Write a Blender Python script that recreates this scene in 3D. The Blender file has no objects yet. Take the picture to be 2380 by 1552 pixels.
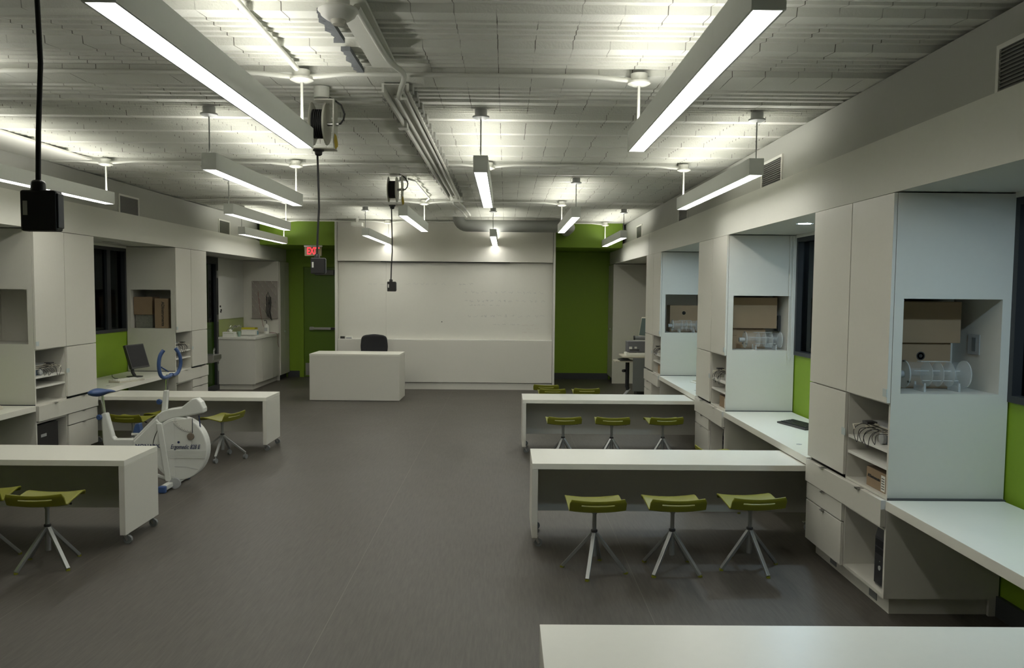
import bpy, bmesh, math, random
from mathutils import Vector, Matrix
PI = math.pi
R = math.radians
random.seed(7)
sc = bpy.context.scene
col = sc.collection

# ------------------------------------------------------------------ camera, world, exposure
F_PX, W_PX = 1900.0, 2380.0
cam = bpy.data.cameras.new('camera')
cam.sensor_width = 36.0
cam.lens = 36.0 * F_PX / W_PX
cam.shift_y = 21.0 / W_PX
cam.clip_start = 0.05
cam_o = bpy.data.objects.new('camera', cam)
col.objects.link(cam_o)
cam_o.matrix_world = Matrix.Translation((0, 0, 1.85)) @ Matrix.Rotation(-0.0079, 4, 'Z') @ Matrix.Rotation(PI / 2 - R(3.6), 4, 'X') @ Matrix.Rotation(0.009, 4, 'Z')
sc.camera = cam_o

world = bpy.data.worlds.new('dusk')
sc.world = world
world.use_nodes = True
bg = world.node_tree.nodes['Background']
bg.inputs[0].default_value = (0.10, 0.16, 0.22, 1)
bg.inputs[1].default_value = 0.9

sc.view_settings.view_transform = 'Standard'
sc.view_settings.look = 'None'
sc.view_settings.exposure = 1.48
sc.view_settings.gamma = 1.0
sc.view_settings.use_curve_mapping = False

LIGHT_DOWN = 7.0
LIGHT_UP = 8.0
SPOT_COOL = 230.0

# ------------------------------------------------------------------ materials
MATS = {}
def mat(name, rgb, rough=0.5, metal=0.0, noise=0.0, nscale=30.0, bump=0.0, bscale=60.0, spec=0.5, coat=0.0):
    if name in MATS: return MATS[name]
    m = bpy.data.materials.new(name); m.use_nodes = True
    nt = m.node_tree; b = nt.nodes['Principled BSDF']
    b.inputs['Base Color'].default_value = (*rgb, 1)
    b.inputs['Roughness'].default_value = rough
    b.inputs['Metallic'].default_value = metal
    b.inputs['Specular IOR Level'].default_value = spec
    b.inputs['Coat Weight'].default_value = coat
    tc = nt.nodes.new('ShaderNodeTexCoord')
    n = nt.nodes.new('ShaderNodeTexNoise'); n.inputs['Scale'].default_value = nscale; n.inputs['Detail'].default_value = 4
    nt.links.new(tc.outputs['Object'], n.inputs['Vector'])
    mx = nt.nodes.new('ShaderNodeMix'); mx.data_type = 'RGBA'
    k = max(noise, 0.02)
    mx.inputs[6].default_value = (*[c * (1 - k) for c in rgb], 1)
    mx.inputs[7].default_value = (*[min(1, c * (1 + k)) for c in rgb], 1)
    nt.links.new(n.outputs['Fac'], mx.inputs[0]); nt.links.new(mx.outputs[2], b.inputs['Base Color'])
    if bump:
        n2 = nt.nodes.new('ShaderNodeTexNoise'); n2.inputs['Scale'].default_value = bscale; n2.inputs['Detail'].default_value = 6
        nt.links.new(tc.outputs['Object'], n2.inputs['Vector'])
        bp = nt.nodes.new('ShaderNodeBump'); bp.inputs['Strength'].default_value = bump; bp.inputs['Distance'].default_value = 0.01
        nt.links.new(n2.outputs['Fac'], bp.inputs['Height']); nt.links.new(bp.outputs[0], b.inputs['Normal'])
    MATS[name] = m
    return m

def emis(name, rgb, strength):
    m = bpy.data.materials.new(name); m.use_nodes = True
    nt = m.node_tree; nt.nodes.clear()
    e = nt.nodes.new('ShaderNodeEmission'); o = nt.nodes.new('ShaderNodeOutputMaterial')
    e.inputs[0].default_value = (*rgb, 1); e.inputs[1].default_value = strength
    nt.links.new(e.outputs[0], o.inputs[0])
    return m

def clear(name, rgb, alpha, rough=0.05):
    m = bpy.data.materials.new(name); m.use_nodes = True
    b = m.node_tree.nodes['Principled BSDF']
    b.inputs['Base Color'].default_value = (*rgb, 1)
    b.inputs['Roughness'].default_value = rough
    b.inputs['Alpha'].default_value = alpha
    return m

def floor_mat():
    m = bpy.data.materials.new('floor_sheet'); m.use_nodes = True
    nt = m.node_tree; b = nt.nodes['Principled BSDF']; L = nt.links
    tc = nt.nodes.new('ShaderNodeTexCoord')
    mp = nt.nodes.new('ShaderNodeMapping'); mp.inputs['Scale'].default_value = (60, 5, 1)
    L.new(tc.outputs['Object'], mp.inputs['Vector'])
    n = nt.nodes.new('ShaderNodeTexNoise'); n.inputs['Scale'].default_value = 1.0; n.inputs['Detail'].default_value = 6; n.inputs['Roughness'].default_value = 0.65
    L.new(mp.outputs[0], n.inputs['Vector'])
    r = nt.nodes.new('ShaderNodeValToRGB')
    r.color_ramp.elements[0].position = 0.3; r.color_ramp.elements[0].color = (0.062, 0.054, 0.044, 1)
    r.color_ramp.elements[1].position = 0.72; r.color_ramp.elements[1].color = (0.104, 0.093, 0.077, 1)
    L.new(n.outputs['Fac'], r.inputs['Fac'])
    n2 = nt.nodes.new('ShaderNodeTexNoise'); n2.inputs['Scale'].default_value = 0.9; n2.inputs['Detail'].default_value = 3
    L.new(tc.outputs['Object'], n2.inputs['Vector'])
    mx = nt.nodes.new('ShaderNodeMix'); mx.data_type = 'RGBA'; mx.blend_type = 'MULTIPLY'; mx.inputs[0].default_value = 0.35
    L.new(r.outputs[0], mx.inputs[6]); L.new(n2.outputs['Fac'], mx.inputs[7])
    # welded seams between the sheets, one every 1.83 m
    sp = nt.nodes.new('ShaderNodeSeparateXYZ'); L.new(tc.outputs['Object'], sp.inputs[0])
    md = nt.nodes.new('ShaderNodeMath'); md.operation = 'PINGPONG'; md.inputs[1].default_value = 0.915
    ad = nt.nodes.new('ShaderNodeMath'); ad.operation = 'ADD'; ad.inputs[1].default_value = 10.13
    L.new(sp.outputs[0], ad.inputs[0]); L.new(ad.outputs[0], md.inputs[0])
    lt = nt.nodes.new('ShaderNodeMath'); lt.operation = 'LESS_THAN'; lt.inputs[1].default_value = 0.0022
    L.new(md.outputs[0], lt.inputs[0])
    m2 = nt.nodes.new('ShaderNodeMix'); m2.data_type = 'RGBA'; m2.inputs[7].default_value = (0.125, 0.115, 0.095, 1)
    L.new(lt.outputs[0], m2.inputs[0]); L.new(mx.outputs[2], m2.inputs[6]); L.new(m2.outputs[2], b.inputs['Base Color'])
    mr = nt.nodes.new('ShaderNodeMapRange'); mr.inputs[3].default_value = 0.42; mr.inputs[4].default_value = 0.58
    L.new(n2.outputs['Fac'], mr.inputs[0]); L.new(mr.outputs[0], b.inputs['Roughness'])
    bp = nt.nodes.new('ShaderNodeBump'); bp.inputs['Strength'].default_value = 0.15; bp.inputs['Distance'].default_value = 0.003
    L.new(n.outputs['Fac'], bp.inputs['Height']); L.new(bp.outputs[0], b.inputs['Normal'])
    return m

def ceiling_mat():
    m = bpy.data.materials.new('ribbed_block_paint'); m.use_nodes = True
    nt = m.node_tree; b = nt.nodes['Principled BSDF']; L = nt.links
    tc = nt.nodes.new('ShaderNodeTexCoord')
    sp = nt.nodes.new('ShaderNodeSeparateXYZ'); L.new(tc.outputs['Object'], sp.inputs[0])
    n = nt.nodes.new('ShaderNodeTexNoise'); n.inputs['Scale'].default_value = 7; n.inputs['Detail'].default_value = 5
    L.new(tc.outputs['Object'], n.inputs['Vector'])
    # block joints: a thin wavering crack every 0.2 m, present only where the noise allows
    w = nt.nodes.new('ShaderNodeMath'); w.operation = 'MULTIPLY_ADD'; w.inputs[1].default_value = 0.010
    L.new(n.outputs['Fac'], w.inputs[0]); L.new(sp.outputs[0], w.inputs[2])
    ad = nt.nodes.new('ShaderNodeMath'); ad.operation = 'ADD'; ad.inputs[1].default_value = 10.05
    L.new(w.outputs[0], ad.inputs[0])
    pp = nt.nodes.new('ShaderNodeMath'); pp.operation = 'PINGPONG'; pp.inputs[1].default_value = 0.1
    L.new(ad.outputs[0], pp.inputs[0])
    lt = nt.nodes.new('ShaderNodeMath'); lt.operation = 'LESS_THAN'; lt.inputs[1].default_value = 0.0024
    L.new(pp.outputs[0], lt.inputs[0])
    n3 = nt.nodes.new('ShaderNodeTexNoise'); n3.inputs['Scale'].default_value = 3.1; n3.inputs['Detail'].default_value = 3
    L.new(tc.outputs['Object'], n3.inputs['Vector'])
    g = nt.nodes.new('ShaderNodeMapRange'); g.inputs[1].default_value = 0.42; g.inputs[2].default_value = 0.58
    L.new(n3.outputs['Fac'], g.inputs[0])
    mu = nt.nodes.new('ShaderNodeMath'); mu.operation = 'MULTIPLY'; L.new(lt.outputs[0], mu.inputs[0]); L.new(g.outputs[0], mu.inputs[1])
    mx = nt.nodes.new('ShaderNodeMix'); mx.data_type = 'RGBA'
    mx.inputs[6].default_value = (0.66, 0.66, 0.60, 1); mx.inputs[7].default_value = (0.14, 0.13, 0.11, 1)
    L.new(mu.outputs[0], mx.inputs[0]); L.new(mx.outputs[2], b.inputs['Base Color'])
    b.inputs['Roughness'].default_value = 0.85
    n2 = nt.nodes.new('ShaderNodeTexNoise'); n2.inputs['Scale'].default_value = 90; n2.inputs['Detail'].default_value = 6
    L.new(tc.outputs['Object'], n2.inputs['Vector'])
    bp = nt.nodes.new('ShaderNodeBump'); bp.inputs['Strength'].default_value = 0.5; bp.inputs['Distance'].default_value = 0.008
    L.new(n2.outputs['Fac'], bp.inputs['Height']); L.new(bp.outputs[0], b.inputs['Normal'])
    return m

WHITE = mat('white_laminate', (0.60, 0.585, 0.525), 0.42)
EDGE = mat('white_edge_band', (0.72, 0.71, 0.66), 0.4)
TOPW = mat('worktop_laminate', (0.70, 0.69, 0.62), 0.35)
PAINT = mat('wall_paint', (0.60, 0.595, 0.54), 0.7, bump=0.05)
PAINT_SHADE = mat('wall_paint_shaded', (0.42, 0.42, 0.385), 0.75)  # white wall paint greyed, so the upper walls' dimness is in the colour
GREEN = mat('green_paint', (0.155, 0.26, 0.008), 0.55, noise=0.04)
GREEN2 = mat('green_wall_paint', (0.20, 0.325, 0.012), 0.55, noise=0.04)
SEATG = mat('olive_green_seat', (0.185, 0.185, 0.010), 0.45)
CHROME = mat('brushed_aluminium', (0.36, 0.37, 0.36), 0.35, 0.8)
BRIGHT = mat('polished_chrome', (0.75, 0.76, 0.75), 0.15, 1.0)
STEEL = mat('stainless_steel', (0.50, 0.50, 0.48), 0.28, 0.9)
FIXT = mat('fixture_silver_paint', (0.78, 0.80, 0.77), 0.45)
CONDP = mat('painted_conduit', (0.62, 0.62, 0.56), 0.6)
CANOPY = mat('canopy_grey', (0.34, 0.35, 0.33), 0.5)
BLACK = mat('black_plastic', (0.028, 0.027, 0.026), 0.4)
RUBBER = mat('black_rubber', (0.02, 0.02, 0.02), 0.6)
DARK = mat('dark_grey_metal', (0.035, 0.037, 0.04), 0.4, 0.3)
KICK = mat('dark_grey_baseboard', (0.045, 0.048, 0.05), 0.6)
FABRIC = mat('black_fabric', (0.022, 0.022, 0.024), 0.9, noise=0.1, nscale=300, bump=0.2, bscale=300)
CARD = mat('cardboard', (0.27, 0.19, 0.115), 0.85, noise=0.06, nscale=12)
CARDD = mat('cardboard_dark', (0.13, 0.09, 0.055), 0.9, noise=0.06, nscale=12)
BLUEP = mat('blue_plastic', (0.035, 0.075, 0.20), 0.45)
BIKEW = mat('white_enamel', (0.66, 0.67, 0.63), 0.25, coat=0.3)
INK = mat('navy_print', (0.02, 0.03, 0.10), 0.5)
INKB = mat('black_print', (0.03, 0.028, 0.025), 0.7)
RED = emis('exit_red', (0.85, 0.03, 0.04), 1.0)
EXITP = mat('exit_panel', (0.26, 0.22, 0.12), 0.3)
PAPER = mat('white_paper_label', (0.72, 0.72, 0.66), 0.7)
YELLOW = mat('yellow_tag', (0.42, 0.31, 0.02), 0.6)
YELL2 = mat('yellow_basket', (0.55, 0.48, 0.03), 0.5)
BEIGE = mat('beige_plastic', (0.50, 0.47, 0.38), 0.5)
GREY = mat('grey_metal_panel', (0.16, 0.17, 0.17), 0.5)
GREYL = mat('light_grey_plastic', (0.36, 0.37, 0.37), 0.5)
SCREEN = mat('dark_screen', (0.012, 0.012, 0.014), 0.5, spec=0.25)
SCRTEAL = mat('teal_dark_screen', (0.04, 0.07, 0.065), 0.3)
BLUEE = mat('blue_grey_instrument', (0.20, 0.26, 0.34), 0.5)
TILE = mat('olive_splash_tile', (0.28, 0.33, 0.12), 0.3)
PEG = mat('drying_rack_panel', (0.30, 0.27, 0.24), 0.5)
WBOARD = mat('whiteboard_enamel', (0.63, 0.62, 0.56), 0.3, spec=0.4)
MARK = mat('faded_marker', (0.33, 0.34, 0.37), 0.6)
MARKR = mat('faded_red_marker', (0.52, 0.40, 0.36), 0.6)
CUT = mat('raw_cut_block', (0.17, 0.18, 0.19), 0.95, bump=0.4, bscale=80)
FLOORM = floor_mat()
CEILM = ceiling_mat()
ACRYL = clear('clear_acrylic', (0.75, 0.78, 0.78), 0.09, 0.08)
ACRYL2 = clear('clear_acrylic_edge', (0.80, 0.84, 0.84), 0.36, 0.1)
FROST = clear('frosted_latch_plate', (0.55, 0.62, 0.62), 0.85, 0.4)
LENS_D = emis('diffuser_down', (1.0, 0.985, 0.915), LIGHT_DOWN)
LENS_U = emis('lamp_up', (1.0, 0.985, 0.915), LIGHT_UP)
COOL = emis('cool_lamp', (0.60, 0.83, 1.0), SPOT_COOL)
GREENLED = emis('power_led', (0.2, 1.0, 0.3), 0.6)

def glass_mat():
    m = bpy.data.materials.new('window_glass'); m.use_nodes = True
    nt = m.node_tree; nt.nodes.clear(); L = nt.links
    o = nt.nodes.new('ShaderNodeOutputMaterial'); t = nt.nodes.new('ShaderNodeBsdfTransparent'); g = nt.nodes.new('ShaderNodeBsdfGlossy')
    f = nt.nodes.new('ShaderNodeFresnel'); f.inputs[0].default_value = 1.45
    t.inputs[0].default_value = (0.70, 0.78, 0.80, 1); g.inputs[0].default_value = (0.45, 0.5, 0.52, 1); g.inputs['Roughness'].default_value = 0.03
    mx = nt.nodes.new('ShaderNodeMixShader'); L.new(f.outputs[0], mx.inputs[0]); L.new(t.outputs[0], mx.inputs[1]); L.new(g.outputs[0], mx.inputs[2]); L.new(mx.outputs[0], o.inputs[0])
    return m
GLASS = glass_mat()

# ------------------------------------------------------------------ mesh helpers
class MB:
    def __init__(s): s.bm = bmesh.new(); s.smooth = False
    def box(s, x0, x1, y0, y1, z0, z1, M=None):
        a, b = min(x0, x1), max(x0, x1); c, d = min(y0, y1), max(y0, y1); e, f = min(z0, z1), max(z0, z1)
        v = [s.bm.verts.new((M @ Vector(p)) if M else p) for p in ((a, c, e), (b, c, e), (b, d, e), (a, d, e), (a, c, f), (b, c, f), (b, d, f), (a, d, f))]
        for q in ((0, 3, 2, 1), (4, 5, 6, 7), (0, 1, 5, 4), (1, 2, 6, 5), (2, 3, 7, 6), (3, 0, 4, 7)): s.bm.faces.new([v[i] for i in q])
        return s
    def cyl(s, p0, p1, r0, r1=None, n=20, caps=True):
        r1 = r0 if r1 is None else r1
        p0, p1 = Vector(p0), Vector(p1); d = (p1 - p0).normalized()
        q = d.to_track_quat('Z', 'Y').to_matrix(); s.smooth = True
        A = [s.bm.verts.new(p0 + q @ Vector((r0 * math.cos(2 * PI * i / n), r0 * math.sin(2 * PI * i / n), 0))) for i in range(n)]
        B = [s.bm.verts.new(p1 + q @ Vector((r1 * math.cos(2 * PI * i / n), r1 * math.sin(2 * PI * i / n), 0))) for i in range(n)]
        for i in range(n): s.bm.faces.new((A[i], A[(i + 1) % n], B[(i + 1) % n], B[i]))
        if caps: s.bm.faces.new(A[::-1]); s.bm.faces.new(B)
        return s
    def tube(s, pts, r, n=10, closed=False, radii=None, sx=1.0):
        pts = [Vector(p) for p in pts]; s.smooth = True; rings = []; N = len(pts); prev = None
        for i, p in enumerate(pts):
            if closed: d = (pts[(i + 1) % N] - pts[i - 1])
            else: d = pts[min(i + 1, N - 1)] - pts[max(i - 1, 0)]
            d.normalize()
            if prev is None:
                u = d.orthogonal().normalized()
            else:
                u = prev - d * prev.dot(d)
                u = u.normalized() if u.length > 1e-6 else d.orthogonal().normalized()
            prev = u; w = d.cross(u); rr = radii[i] if radii else r
            rings.append([s.bm.verts.new(p + u * rr * sx * math.cos(2 * PI * k / n) + w * rr * math.sin(2 * PI * k / n)) for k in range(n)])
        for i in range(N if closed else N - 1):
            a, b = rings[i], rings[(i + 1) % N]
            for k in range(n): s.bm.faces.new((a[k], a[(k + 1) % n], b[(k + 1) % n], b[k]))
        if not closed: s.bm.faces.new(rings[0][::-1]); s.bm.faces.new(rings[-1])
        return s
    def lathe(s, c, prof, n=28, axis='Z'):
        s.smooth = True; rings = []
        for r, h in prof:
            ring = []
            for k in range(n):
                a = 2 * PI * k / n; x, y = r * math.cos(a), r * math.sin(a)
                p = (c[0] + x, c[1] + y, c[2] + h) if axis == 'Z' else ((c[0] + h, c[1] + x, c[2] + y) if axis == 'X' else (c[0] + x, c[1] + h, c[2] + y))
                ring.append(s.bm.verts.new(p))
            rings.append(ring)
        for i in range(len(rings) - 1):
            for k in range(n): s.bm.faces.new((rings[i][k], rings[i][(k + 1) % n], rings[i + 1][(k + 1) % n], rings[i + 1][k]))
        s.bm.faces.new(rings[0][::-1]); s.bm.faces.new(rings[-1])
        return s
    def prism(s, pts, a0, a1, axis='Y'):
        # pts is an outline in (x,z) extruded along y, (y,z) along x or (x,y) along z
        f = {'Y': lambda p, a: (p[0], a, p[1]), 'X': lambda p, a: (a, p[0], p[1]), 'Z': lambda p, a: (p[0], p[1], a)}[axis]
        A = [s.bm.verts.new(f(p, a0)) for p in pts]; B = [s.bm.verts.new(f(p, a1)) for p in pts]
        n = len(pts); s.bm.faces.new(A[::-1]); s.bm.faces.new(B)
        for i in range(n): s.bm.faces.new((A[i], A[(i + 1) % n], B[(i + 1) % n], B[i]))
        return s
    def build(s, name, m, parent=None, bevel=0.0, seg=2, loc=None, rot=None, subsurf=0):
        bmesh.ops.recalc_face_normals(s.bm, faces=s.bm.faces)
        me = bpy.data.meshes.new(name); s.bm.to_mesh(me); s.bm.free()
        me.materials.append(m)
        if s.smooth:
            me.polygons.foreach_set('use_smooth', [True] * len(me.polygons))
            me.set_sharp_from_angle(angle=R(38))
        o = bpy.data.objects.new(name, me); col.objects.link(o)
        if parent is not None: o.parent = parent
        if loc: o.location = loc
        if rot: o.rotation_euler = rot
        if bevel:
            b = o.modifiers.new('bevel', 'BEVEL'); b.width = bevel; b.segments = seg; b.limit_method = 'ANGLE'; b.angle_limit = R(50)
        if subsurf:
            q = o.modifiers.new('sub', 'SUBSURF'); q.levels = subsurf; q.render_levels = subsurf
        return o

def smooth(P, n=5):
    out = []
    for i in range(len(P) - 1):
        p0, p1, p2, p3 = [Vector(P[max(0, min(len(P) - 1, j))]) for j in (i - 1, i, i + 1, i + 2)]
        for k in range(n):
            t_ = k / n; out.append(0.5 * ((2 * p1) + (p2 - p0) * t_ + (2 * p0 - 5 * p1 + 4 * p2 - p3) * t_ ** 2 + (3 * p1 - p0 - 3 * p2 + p3) * t_ ** 3))
    out.append(Vector(P[-1])); return out

def tag(o, label=None, cat=None, group=None, kind=None):
    if label: o['label'] = label
    if cat: o['category'] = cat
    if group: o['group'] = group
    if kind: o['kind'] = kind
    return o
def thing(name, label, cat, loc=(0, 0, 0), rz=0.0, group=None):
    o = bpy.data.objects.new(name, None); col.objects.link(o); o.empty_display_size = 0.1
    o.location = loc; o.rotation_euler = (0, 0, rz)
    return tag(o, label, cat, group)
def struct(o, label=None, cat=None): return tag(o, label, cat, kind='structure')
def copy_tree(o, parent=None):
    c = o.copy(); col.objects.link(c)
    if parent is not None: c.parent = parent
    for ch in list(o.children): copy_tree(ch, c)
    return c
def dup(o, label, loc=None, rz=None, group=None, cat=None):
    c = copy_tree(o)
    if loc: c.location = loc
    if rz is not None: c.rotation_euler = (0, 0, rz)
    c['label'] = label
    if group: c['group'] = group
    return c
def text(body, size, m, parent, origin, rot, name, shear=0.0, depth=0.0012, bold=False, sx=1.0):
    cu = bpy.data.curves.new(name, 'FONT'); cu.body = body; cu.size = size; cu.extrude = depth; cu.shear = shear
    if bold: cu.offset = size * 0.02
    cu.align_x = 'CENTER'; cu.align_y = 'CENTER'
    t = bpy.data.objects.new('tmp_text', cu); col.objects.link(t)
    bpy.context.view_layer.update()
    me = bpy.data.meshes.new_from_object(t.evaluated_get(bpy.context.evaluated_depsgraph_get()))
    me.name = name
    bpy.data.objects.remove(t)
    me.materials.clear(); me.materials.append(m)
    o = bpy.data.objects.new(name, me); col.objects.link(o)
    if parent is not None: o.parent = parent
    o.location = origin; o.rotation_euler = rot; o.scale = (sx, 1, 1)
    return o
FACE_CAM = (PI / 2, 0, 0)          # text standing up, read from -Y

# ------------------------------------------------------------------ room constants
XL, XR = -4.62, 2.17               # cabinet front planes
OL, OR_ = -5.32, 2.87              # outer walls
Y0, YB = -1.9, 17.35
ZB = 2.43                          # bulkhead underside
ZT = 2.76                          # bulkhead top
ZC = 3.15                          # ceiling level
BAYS = [(1.15, 2.33), (4.60, 5.78), (8.06, 9.24), (11.50, 12.68)]

# ------------------------------------------------------------------ room shell
struct(MB().box(OL - 0.15, OR_ + 0.15, Y0 - 0.1, YB + 0.1, -0.12, 0.0).build('floor', FLOORM))

def ceiling_profile():
    pts = []
    def row(y, w, n, first):
        zb = ZC - 0.005
        pts.append((y + 0.012, zb + 0.0))
        rib = (w - first) / n
        pts.append((y + first, zb + 0.014))
        b = zb + 0.004
        yy = y + first
        for k in range(n):
            pts.append((yy + 0.001, b)); pts.append((yy + 0.010, b + 0.002))
            pts.append((yy + rib, b + 0.020)); b += 0.005; yy += rib
        pts.append((y + w, zb + 0.045))
    y = 1.535 - 3.45
    while y < YB:
        pts.append((y, ZC - 0.002)); pts.append((y + 0.285, ZC - 0.002))
        yy = y + 0.285
        pts.append((yy, ZC + 0.012))
        for k in range(4):
            pts.append((yy + 0.004, ZC + 0.0)); pts.append((yy + 0.1, ZC + 0.012)); yy += 0.1025
        pts.append((y + 0.70, ZC + 0.045))
        for k in range(5):
            row(y + 0.70 + 0.55 * k, 0.55, 4, 0.16)
        y += 3.45
    pts = [p for p in pts if p[0] < YB + 0.1]
    return pts
mb = MB()
pr = ceiling_profile()
a = [mb.bm.verts.new((OL, p[0], p[1])) for p in pr]; b = [mb.bm.verts.new((OR_, p[0], p[1])) for p in pr]
for i in range(len(pr) - 1): mb.bm.faces.new((a[i], b[i], b[i + 1], a[i + 1]))
o = mb.build('ceiling', CEILM)
sm = o.modifiers.new('thick', 'SOLIDIFY'); sm.thickness = 0.004; sm.offset = 1
struct(o)
struct(MB().box(OL - 0.15, OR_ + 0.15, Y0 - 0.1, YB + 0.1, 3.24, 3.34).build('ceiling', PAINT))
struct(MB().box(-4.71, -4.16, Y0, 8.32, 3.125, 3.142).build('trim_1', PAINT))

struct(MB().box(OL - 0.1, OR_ + 0.1, Y0 - 0.1, Y0, 0, 3.24).build('wall_front', PAINT))
struct(MB().box(OL - 0.1, OR_ + 0.1, YB, YB + 0.1, 0, 3.24).build('wall_back', GREEN2))
for nm, xa, xb in (('left', OL - 0.1, OL), ('right', OR_, OR_ + 0.1)):
    struct(MB().box(xa, xb, Y0, YB, 0, 1.25).build('wall_' + nm, GREEN2))
    segs = [(Y0, 2.33), (4.6, 5.78), (8.06, 9.24), (11.5, 12.68 if nm == 'left' else YB)]
    if nm == 'left': segs.append((15.05, YB))
    mb = MB()
    for s0, s1 in segs: mb.box(xa, xb, s0, s1, 1.25, 3.24)
    for s0, s1 in ((2.33, 4.6), (5.78, 8.06), (9.24, 11.5)) + (((12.68, 15.05),) if nm == 'left' else ()): mb.box(xa, xb, s0, s1, 2.42, 3.24)
    struct(mb.build('wall_' + nm + '_upper', PAINT))
# bulkheads, upper walls and soffits
struct(MB().box(-4.72, -4.64, Y0, YB, ZB, ZT).build('trim_2', PAINT))
struct(MB().box(2.19, 2.27, Y0, YB, ZB, ZT).build('trim_3', PAINT))
struct(MB().box(-4.80, -4.71, Y0, YB, ZT - 0.02, 3.14).build('wall_left_clerestory', PAINT_SHADE))
struct(MB().box(2.26, 2.35, Y0, YB, ZT - 0.02, 3.14).build('wall_right_clerestory', PAINT_SHADE))
for nm, xa, xb in (('trim_4', OL, -4.72), ('trim_5', 2.27, OR_)):
    struct(MB().box(xa, xb, Y0, YB, ZB, ZB + 0.05).build(nm, PAINT))
struct(MB().box(2.1885, 2.1905, 12.60, 12.606, ZB, ZT).build('trim_6', DARK))
# baseboards
struct(MB().box(-4.62, -3.19, YB - 0.015, YB, 0, 0.13).build('baseboard_back_left', KICK))
struct(MB().box(0.93, 2.19, YB - 0.015, YB, 0, 0.13).build('baseboard_back_right', KICK))
struct(MB().box(2.845, 2.87, 2.33, 4.6, 0, 0.12).build('baseboard_right', KICK))
# green headers over the two ends of the back wall
struct(MB().box(-4.64, -3.20, 15.5, YB, 2.69, 3.20).build('wall_back_header_left', GREEN))
struct(MB().box(0.93, 2.19, 15.5, YB, 2.69, 3.20).build('wall_back_header_right', GREEN))
# white centre block that carries the whiteboard
struct(MB().box(-3.15, 0.88, 15.43, YB, 0, 3.20).box(-3.19, -3.15, 15.29, YB, 0, 3.20).box(0.88, 0.92, 15.29, YB, 0, 3.20).build('wall_center', PAINT))
struct(MB().box(-3.145, 0.875, 15.31, 15.425, 2.395, 3.14).build('trim_7', WHITE, bevel=0.003))
struct(MB().box(-3.145, 0.875, 15.30, 15.425, 0.135, 0.925).build('trim_8', WHITE, bevel=0.003))
struct(MB().box(-3.145, 0.875, 15.33, 15.425, 0.0, 0.125).build('trim_9', WHITE))
struct(MB().box(-2.35, 0.07, 15.34, 15.42, 2.382, 2.394).build('trim_10', DARK))

# ------------------------------------------------------------------ windows and glazed door
def window(n, s, y0, y1, z0=1.25, z1=2.40):
    x = OL if s < 0 else OR_
    t = bpy.data.objects.new('window_%d' % n, None); col.objects.link(t); t.location = (x, (y0 + y1) / 2, z0); struct(t)
    hy = (y1 - y0) / 2; h = z1 - z0; X = lambda a: s * a
    mb = MB()
    f = 0.04
    mb.box(X(-0.015), X(0.09), -hy, hy, 0, f).box(X(-0.015), X(0.09), -hy, hy, h - f, h)
    mb.box(X(-0.015), X(0.09), -hy, -hy + f, f, h - f).box(X(-0.015), X(0.09), hy - f, hy, f, h - f)
    mb.box(X(0.01), X(0.08), -0.03, 0.03, f, h - f).box(X(0.01), X(0.08), hy * 0.55, hy * 0.55 + 0.1, f, h - f)
    mb.build('window_frame', DARK, t)
    MB().box(X(0.04), X(0.046), -hy + f, hy - f, f, h - f).build('pane', GLASS, t)
    MB().box(X(-0.02), X(0.0), -hy, hy, h, h + 0.03).build('blind_track', EDGE, t)
k = 1
for s in (1, -1):
    for y0, y1 in ((2.33, 4.6), (5.78, 8.06), (9.24, 11.5)):
        window(k, s, y0, y1); k += 1
# dusk outside: a neighbouring facade and the ground
struct(MB().box(6.8, 7.2, -6, 30, -0.4, 5).build('wall_outside_right', mat('outside_wall', (0.13, 0.16, 0.18), 0.8)))
struct(MB().box(-9.2, -8.8, -6, 30, -0.4, 5).build('wall_outside_left', MATS['outside_wall']))
struct(MB().box(-12, OL - 0.16, -8, 30, -0.5, -0.1).box(OR_ + 0.16, 10, -8, 30, -0.5, -0.1).build('floor_outside', mat('outside_paving', (0.06, 0.07, 0.075), 0.9)))

t = bpy.data.objects.new('door_1', None); col.objects.link(t); t.location = (OL, 14.0, 0); struct(t)
mb = MB(); mb.box(-0.03, 0.05, -1.3, -1.18, 0, 2.42).box(-0.03, 0.05, 0.93, 1.05, 0, 2.42).box(-0.03, 0.05, -1.18, 0.93, 2.30, 2.42).box(-0.03, 0.05, -1.18, 0.93, 0, 0.10).box(-0.03, 0.05, -0.2, -0.06, 0.1, 2.3).build('door_frame', DARK, t)
MB().box(0.0, 0.006, -1.18, -0.2, 0.1, 2.3).box(0.0, 0.006, -0.06, 0.93, 0.1, 2.3).build('pane', GLASS, t)
for z in (0.35, 1.25, 2.05): MB().box(0.05, 0.065, 0.95, 1.0, z, z + 0.13).build('hinge', STEEL, t)
MB().tube([(0.05, -0.13, 1.0), (0.11, -0.13, 1.0), (0.11, -0.30, 1.0)], 0.012).build('door_handle', STEEL, t)

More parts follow.
